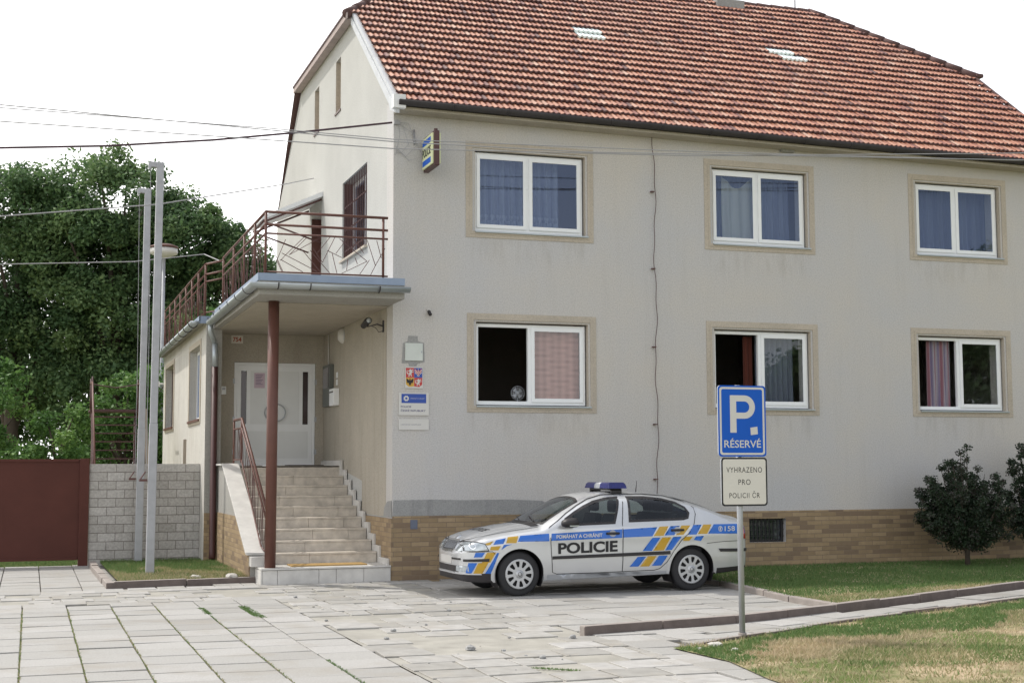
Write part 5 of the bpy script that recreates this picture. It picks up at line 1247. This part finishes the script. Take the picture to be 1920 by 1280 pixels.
for s, z, x, w in (('VYHRAZENO', 1.725, -.185, .425), ('PRO', 1.595, -.045, .145), ('POLICII ČR', 1.455, -.155, .365)):
    put_text(s, (x, -.0218, z), X_, Z_, w, .058 if 'Č' not in s else .074, M['black'], pb, bold=.0, spacing=1.15)
MB().box(-.06, .06, .001, .04, 2.2, 2.23).box(-.06, .06, .001, .04, 1.6, 1.63).build('clamp', M['galv'], sg)
# flagpoles
def flagpole(x, y, h, label):
    t = thing('flagpole', label, 'flagpole', (x, y, .03), 'flagpoles by the stairs')
    pole = MB(); w = .055
    for z0, z1, ww in ((0, 2.55, .068), (2.55, h, .06)):
        for _ in (0,): pole.prism(rect(-ww, ww, -ww, ww), z0, z1, 'z')
    pole.v = [(a + .05 * c / h, b, c) for a, b, c in pole.v]
    pole.build('pole', M['poleconc'], t, bevel=.01)
    MB().prism([(.09, h - .10), (.11, h), (-.13, h + .01), (-.15, h - .02), (-.14, h - .14), (-.09, h - .08), (-.02, h - .09)], -.045, .045, 'y').build('arm', M['poleconc'], t, bevel=.008)
    MB().box(-.20, -.07, -.05, .05, 1.58, 1.62).tube([(-.18, -.03, 1.62), (-.10, -.0, 1.74), (-.18, .03, 1.62)], .012, 5).build('cleat', M['rustbar'], t)
    mb = MB().tube([(-.11, 0, h - .1), (-.085, -.02, 4), (-.09, 0, 1.7)], .006, 4); mb.build('rope', M['wire'], t)
flagpole(-3.66, 2.02, 7.02, 'taller-looking nearer grey flagpole with hooked top'); flagpole(-3.62, 5.26, 7.18, 'grey flagpole standing close to the block wall')
# street lamp behind
sl2 = thing('street_lamp', 'round white disc street lamp behind the flagpoles', 'street lamp', (-2.21, 17.5, 0))
MB().tube([(0, 0, 0), (0, 0, 7.9)], [.07, .045], 10).build('pole', M['poleconc'], sl2)
MB().lathe([(.0, 7.66), (.12, 7.68), (.37, 7.78), (.38, 7.93), (.0, 7.94)], (0, 0, 0), 'z', 24).build('lamp_shade', M['signwhite'], sl2)
MB().lathe([(.0, 8.06), (.22, 8.05), (.39, 7.99), (.40, 7.945), (0, 7.941)], (0, 0, 0), 'z', 24).build('cap', M['brown'], sl2)
# block wall
wt = thing('block_wall', 'grey concrete block wall beside the gate', 'wall', (-4.52, 5.6, 0))
bl = MB(); H_ = 1.97; rows = 12; rh = H_ / rows
for r in range(rows):
    x = -.16 * (r % 2)
    while x < 2.07:
        a_, b_ = max(0, x), min(2.07, x + .325)
        if r == rows - 1: b_ = min(2.07, x + .325 * 2)
        if b_ - a_ > .02: bl.box(a_ + .005, b_ - .005, .012 + random.gauss(0, .0015), .19, r * rh + .006 - .05, (r + 1) * rh - .006 - .05 + .0, 0, min(1, max(0, random.gauss(.55, .25))))
        x += .325 * (2 if r == rows - 1 else 1)
bl.build('blocks', M['block'], wt, bevel=.004); MB().box(.004, 2.066, .018, .185, -.05, 1.905).build('mortar', M['mortar'], wt)
# gate
gt_ = thing('gate', 'dark brown sheet metal gate left of the block wall', 'gate', (-4.6, 5.6, 0))
MB().box(-.10, .075, -.03, .12, -.05, 2.02).build('gate_post', M['gatepaint'], gt_, bevel=.006)
MB().box(-4.3, -.09, .03, .05, .12, 2.0).build('sheet', M['gatepaint'], gt_)
mb = MB().box(-4.3, -.115, .0, .029, 1.96, 2.01).box(-4.3, -.115, .0, .029, .11, .16); mb.build('gate_frame', M['gatepaint'], gt_)
# steel outside stair
es = thing('metal_staircase', 'brown metal outside staircase behind the block wall', 'staircase', (-3.75, 9.2, 0))
for s_ in (-.56, .50):
    MB().prism([(-1.6, .1), (1.5, 3.0), (1.5, 3.18), (-1.6, .3)], s_ - .02, s_ + .02, 'x').build('stringer', M['browndark'], es)
    hr_ = MB().tube([(s_, -1.55, 1.15), (s_ * 1.0, 1.4, 3.78), (s_, 2.3, 3.78)], .022, 6).build('handrail', M['brown'], es)
    for y, z in ((-1.5, .2), (0, 1.6), (1.4, 3.0), (2.3, 3.0)): MB().tube([(s_, y, z), (s_, y, z + .85 + (0.05 if y > 1 else 0))], .018, 6).build('post', M['browndark'], hr_)
for k in range(15): t = k / 15; MB().box(-.55, .49, -1.5 + 3.0 * t, -1.5 + 3.0 * t + .22, .32 + 2.85 * t, .345 + 2.85 * t).build('tread', M['browndark'], es)
MB().box(-.6, .54, 1.5, 2.4, 3.12, 3.17).build('landing', M['browndark'], es); MB().tube([(-.56, 2.3, 3.78), (0, 2.3, 3.70), (.5, 2.3, 3.78)], .015, 5).build('cross_rail', M['browndark'], es)
for x in (-.5, .45): MB().tube([(x, 2.3, 0), (x, 2.3, 3.12)], .03, 6).build('support', M['browndark'], es)
# timber leaning
for i, (x, y, tx, l) in enumerate(((-3.32, 6.0, -.16, 3.0), (-2.72, 6.05, .02, 2.4))):
    pk = MB().prism(rect(-.03, .03, -.02, .02), 0, l, 'z'); pk.v = [(a + tx * c / l, b + .1 * c / l, c) for a, b, c in pk.v]
    o = pk.build('plank', simple('grey_timber', (.30, .26, .21), .9), None, **L(['thin timber pole leaning behind the flagpoles above the wall', 'short weathered plank standing against the side wing'][i], 'plank')); o.location = (x, y, .0)
# pebbles and stones
def stone(x, y, z, r, label, m='stone', name='stone', group=None, flat=.5, seed=0):
    rn = random.Random(seed); bm2 = bmesh.new(); bmesh.ops.create_icosphere(bm2, subdivisions=2, radius=r)
    for v in bm2.verts: v.co *= 1 + rn.uniform(-.22, .22); v.co.z *= flat
    me = bpy.data.meshes.new(name); bm2.to_mesh(me); bm2.free(); me.materials.append(M[m]); o = link(me, name, None, **L(label, 'stone', group)); o.location = (x, y, z)
stone(-2.5, .55, .10, .10, 'pale flat stone on the grass near the platform', seed=2); stone(-3.05, .75, .09, .08, 'low whitish stone on the grass between kerb and flagpole', seed=3)
stone(.98, -9.50, .025, .075, 'white stone on the lawn corner left of the sign post', seed=4); stone(1.02, -9.85, .02, .04, 'small white pebble in the grass below the sign', seed=6); stone(.74, -9.65, .02, .035, 'little grey pebble at the lawn edge', seed=9)
for i, (px, py, r) in enumerate(((-1.35, -8.7, .05), (-.9, -9.6, .032), (-1.7, -6.9, .03), (-1.95, -7.6, .028), (-.05, -8.2, .04), (-.5, -5.0, .03), (-2.0, -2.4, .028), (-1.1, -9.0, .022), (-2.2, -5.6, .022), (-.7, -8.0, .02))):
    stone(px, py, .008, r, 'small dark pebble lying on the worn paving', 'cement', 'pebble', 'pebbles on the worn paving', .6, 20 + i)
for i in range(26):
    px, py = random.uniform(-2.1, 0), random.uniform(-10.3, -3); stone(px, py, .002, random.uniform(.008, .02), 'small dark pebble lying on the worn paving', random.choice(['cement', 'dirt', 'stone']), 'pebble', 'pebbles on the worn paving', .6, 60 + i)
# ================================================================== WIRES
def wire(label, pts, r, m='wire', sag=0):
    P = []
    for a, b in zip(pts[:-1], pts[1:]):
        n = 10
        for i in range(n): t = i / n; P.append(tuple(Vector(a).lerp(Vector(b), t) - Vector((0, 0, sag * 4 * t * (1 - t)))))
    P.append(pts[-1]); o = MB().tube(P, r, 5).build('overhead_cable', M[m], None, recalc=False, **L(label, 'cable')); return recenter(o, pts[0])
wire('thick dark cable running from the left to the house corner', [(-14, -.25, 6.35), (-6.15, -.15, 6.66), (-4.6, -.15, 6.8), (-2.98, -.15, 7.01), (-1.62, -.12, 7.24), (-.04, -.05, 7.54)], .018, 'wiredark')
wire('uppermost thin wire crossing in front of the facade', [(-14, -1.5, 7.3), (-6.14, -1.5, 6.99), (-.4, -1.5, 6.87), (2.86, -1.5, 6.93), (11.47, -1.5, 7.38), (18, -1.5, 7.9)], .009)
wire('lowest of the thin wires crossing in front of the facade', [(-14, -1.5, 6.9), (-6.13, -1.5, 6.75), (-.4, -1.5, 6.76), (4.78, -1.5, 7.0), (11.48, -1.5, 7.51), (18, -1.5, 8.0)], .009)
wire('thin wire between the two crossing the gable', [(-14, -1.2, 7.3), (-6.14, -1.2, 7.02), (-2.3, -1.2, 7.01), (-.28, -1.2, 6.98), (5, -1.2, 7.15), (11.5, -1.2, 7.44), (18, -1.2, 7.95)], .008)
wire('sagging grey wire from the left to the gable wall', [(-14, 1.5, 5.6), (-6.17, 2, 5.98), (-3.61, 2.3, 6.38), (-.8, 6.0, 7.62), (-.03, 6.9, 7.97)], .011)
wire('low grey wire reaching the balcony railing', [(-14, 6, 5.75), (-6.24, 6, 5.73), (-3.77, 6, 5.89), (-2.4, 6, 6.1), (-2.2, 4.6, 5.75)], .010)
ca_ = MB()
for k, (px, pz) in enumerate(((.10, 7.55), (.25, 7.45), (.40, 7.50), (.50, 7.35))): ca_.tube([(0.02, -.03, 7.56), (px * .6, -.05, pz + .05), (px, -.03, pz - .2 - .05 * k), (px * .5, -.04, 7.1 - .06 * k), (.03, -.02, 7.0 + .05 * k)], .004, 5)
ca_.tube([(.34, -.03, 7.45), (.35, -.03, 7.2)], .015, 6).box(.0, .10, -.05, -.003, 7.52, 7.58)
ca_.build('cable_fixings', M['wire'], B)

# ================================================================== TREES
def leaves(name, centres, per, size, spread, m, parent, squash=.8, aniso=1.0, tone=(.5, .22)):
    C = np.array([c[:3] for c in centres]); R = np.array([c[3] for c in centres]); n = len(C) * per
    idx = np.repeat(np.arange(len(C)), per); d = RNG.normal(0, 1, (n, 3)); d /= np.linalg.norm(d, axis=1)[:, None]; rr = RNG.uniform(0, 1, n) ** .5
    P = C[idx] + d * (rr * R[idx])[:, None] * np.array([1, 1, squash])
    nrm = RNG.normal(0, 1, (n, 3)) + np.array([0, 0, .9]) + d * .6; nrm /= np.linalg.norm(nrm, axis=1)[:, None]
    a = np.cross(nrm, RNG.normal(0, 1, (n, 3))); a /= np.linalg.norm(a, axis=1)[:, None]; b = np.cross(nrm, a); s = size * RNG.uniform(.6, 1.35, n)[:, None]
    V = np.stack([P - a * s, P - b * s * .55, P + a * s, P + b * s * .55], 1).reshape(-1, 3)
    t = np.clip(RNG.normal(tone[0], tone[1], n) + RNG.normal(0, .22, len(C))[idx], 0, 1)
    return link(raw_mesh(name, V, 4, n, t, m), name, parent)
def tree(label, x, y, blobs, ncl, per, size, m, trunk=(.25, 3), group=None, cr=(.45, .9), cat='tree', name='tree', gnd=-.04, limbs=14, tone=(.5, .22), hollow=.55):
    t = thing(name, label, cat, (x, y, gnd), group); cs = []
    vol = [b[3] * b[4] * b[5] for b in blobs]; tot = sum(v ** .8 for v in vol)
    for b, v in zip(blobs, vol):
        for _ in range(max(3, int(ncl * v ** .8 / tot))):
            d = np.array([random.gauss(0, 1) for _ in range(3)]); d /= np.linalg.norm(d); r = random.uniform(hollow, 1.0) ** .8
            cs.append((b[0] + d[0] * r * b[3], b[1] + d[1] * r * b[4], max(.1, b[2] + d[2] * r * b[5]), random.uniform(*cr)))
    leaves('crown', cs, per, size, 1, m, t, tone=tone)
    mb = MB(); h = trunk[1]; top = max(c[2] for c in cs); mb.tube([(0, 0, -.05), (.04, .02, h * .5), (-.03, .05, h), (.1, 0, (h + top) * .5), (.05, .05, top * .85)], [trunk[0], trunk[0] * .8, trunk[0] * .65, trunk[0] * .4, trunk[0] * .1], 9)
    for c in random.sample(cs, min(limbs, len(cs))):
        z0 = random.uniform(h * .6, max(h, c[2] * .75)); p0 = Vector((0, .03, z0)); p1 = Vector(c[:3]); mid = p0.lerp(p1, .5) + Vector((0, 0, .12 * (p1 - p0).length)); mb.tube([p0, mid, p1], [trunk[0] * .38, trunk[0] * .22, trunk[0] * .06], 6)
    mb.build('trunk', M['bark'], t); return t
GR = 'tall trees beyond the gate'
# blobs: cx, cy, cz, rx, ry, rz
tree('leftmost tall broadleaf tree, cut by the picture edge', -6.2, 25.2, [(-.6, 0, 9.3, 2.7, 2.2, 2.5), (1.0, 0, 9.5, 1.5, 2, 1.9), (1.7, .5, 7.8, 1.7, 1.6, 1.6), (-1.5, 0, 6.2, 2.2, 2, 1.8), (.6, .5, 5.6, 2.1, 1.8, 2)], 200, 400, .074, M['leaf'], (.3, 4), GR, cr=(.45, .85))
tree('tallest broadleaf tree, its top just under the dark cable', -3.1, 24.2, [(0, 0, 10.2, 1.8, 2, 1.9), (-1.2, 0, 8.7, 1.8, 2, 1.8), (1.4, 0, 9.0, 1.6, 2, 1.8), (.2, 0, 6.4, 2.3, 2, 1.9), (0, .5, 4.2, 2.2, 2, 1.7)], 215, 400, .074, M['leaf'], (.3, 4), GR, cr=(.4, .85))
tree('tall broadleaf tree reaching behind the balcony railing', -.4, 24.0, [(-.7, 0, 9.2, 1.6, 2, 1.5), (1.0, 0, 8.5, 1.7, 1.8, 1.2), (2.0, 0, 7.7, 1.5, 1.5, 1.0), (-.6, 0, 6.2, 2.0, 2, 1.7), (.4, .5, 4.4, 2.2, 2, 1.6)], 200, 400, .074, M['leaf'], (.3, 4), GR, cr=(.4, .8))
tree('shaded tree filling the gap behind the lower trunks', -3.6, 31, [(0, 0, 4.6, 4.2, 1.6, 3.0), (3.5, 0, 4.6, 2.2, 1.6, 2.6), (-3.2, 0, 5, 2, 1.6, 3)], 120, 260, .11, M['leaf'], (.3, 3), GR, cr=(.6, 1.1))
G2 = 'lower light green trees behind the gate'
tree('light green bushy tree directly behind the gate, at the left edge', -6.7, 17.2, [(0, 0, 3.3, 1.0, 1, 1.6), (.5, 0, 2.0, 1.0, 1, 1.1), (-.9, 0, 3.6, .9, 1, 1.4)], 55, 230, .065, M['leaflight'], (.12, 1.5), G2, cr=(.3, .6), gnd=-.04)
tree('light green bush to the left of the metal staircase', -4.9, 16.0, [(0, 0, 2.5, .9, .9, 1.1), (-.6, 0, 1.6, .9, .9, .9), (.3, 0, 1.4, .9, .8, .9)], 45, 230, .06, M['leaflight'], (.12, 1.2), G2, cr=(.28, .5))
tree('light green tree showing through the metal staircase', -3.2, 17.0, [(0, 0, 2.6, 1.2, .9, 1.4), (.7, 0, 4.1, .75, .8, .9), (.9, 0, 2.6, 1.0, .8, 1.5), (.3, 0, 3.5, .9, .8, 1.1)], 70, 230, .06, M['leaflight'], (.12, 1.5), G2, cr=(.25, .5))
tree('light green tree seen through the side balcony railing', -.9, 19.0, [(0, 0, 5.4, .9, .9, 1.0), (-.6, 0, 4.4, .8, .9, 1.2)], 26, 200, .06, M['leaflight'], (.12, 2), G2, cr=(.25, .45))
G3 = 'dark bushes by the facade'
def bush(label, x, y, n, h, rad_, gnd=.06, lean=0):
    t = thing('bush', label, 'bush', (x, y, gnd), G3); cs = []; mb = MB(); mb.tube([(0, 0, -.05), (.01, 0, .3), (0, 0, .5)], [.05, .04, .035], 8)
    for i in range(n):
        az = random.uniform(0, 6.283); tilt = random.uniform(.05, 1) ** .6 * 1.45; ln = random.uniform(.60, 1.08)
        dx, dy, dz = math.sin(tilt) * math.cos(az) * rad_, math.sin(tilt) * math.sin(az) * rad_ * .75, math.cos(tilt) * (h - .55)
        p0 = Vector((0, 0, random.uniform(.22, .55))); p1 = p0 + Vector((dx, dy, dz)) * ln + Vector((lean * .2, 0, .12 * math.sin(tilt))); m_ = p0.lerp(p1, .5) + Vector((dx, dy, 0)) * .12
        mb.tube([p0, m_, p1], [.014, .009, .004], 5)
        for k in range(7):
            q = .22 + .78 * k / 6; p = p0.lerp(m_, q * 2) if q < .5 else m_.lerp(p1, q * 2 - 1); r = .165 * (1.15 - q * .60)
            cs.append((p.x + random.gauss(0, .055), p.y + random.gauss(0, .055), max(.06, p.z + random.gauss(0, .03)), r))
    leaves('crown', cs, 85, .023, 1, M['leafdark'], t); mb.build('trunk', M['bark'], t)
bush('large loose dark bush in front of the facade, right of the parking sign', 10.15, -1.25, 105, 2.10, 1.0)
bush('second dark bush partly cut off by the right edge of the picture', 12.0, -1.1, 75, 2.5, .85)
tree('large tree across the street mirrored in the lower window panes', 27.5, -33, [(0, 0, 4.2, 2.3, 3, 2.9), (-1.3, 0, 3, 1.8, 2.2, 2.2), (1.5, 0, 4.2, 2, 2, 3)], 130, 230, .15, M['leaf'], (.3, 2), None, cr=(.6, 1.1))
tree('second tree across the street mirrored in the right window panes', 37.5, -33.5, [(0, 0, 6.2, 3, 3, 5), (-1.5, 0, 4, 2.6, 2.2, 3), (1.5, 0, 8.5, 1.6, 1.6, 4.2)], 150, 230, .15, M['leaf'], (.3, 2), None, cr=(.6, 1.1))
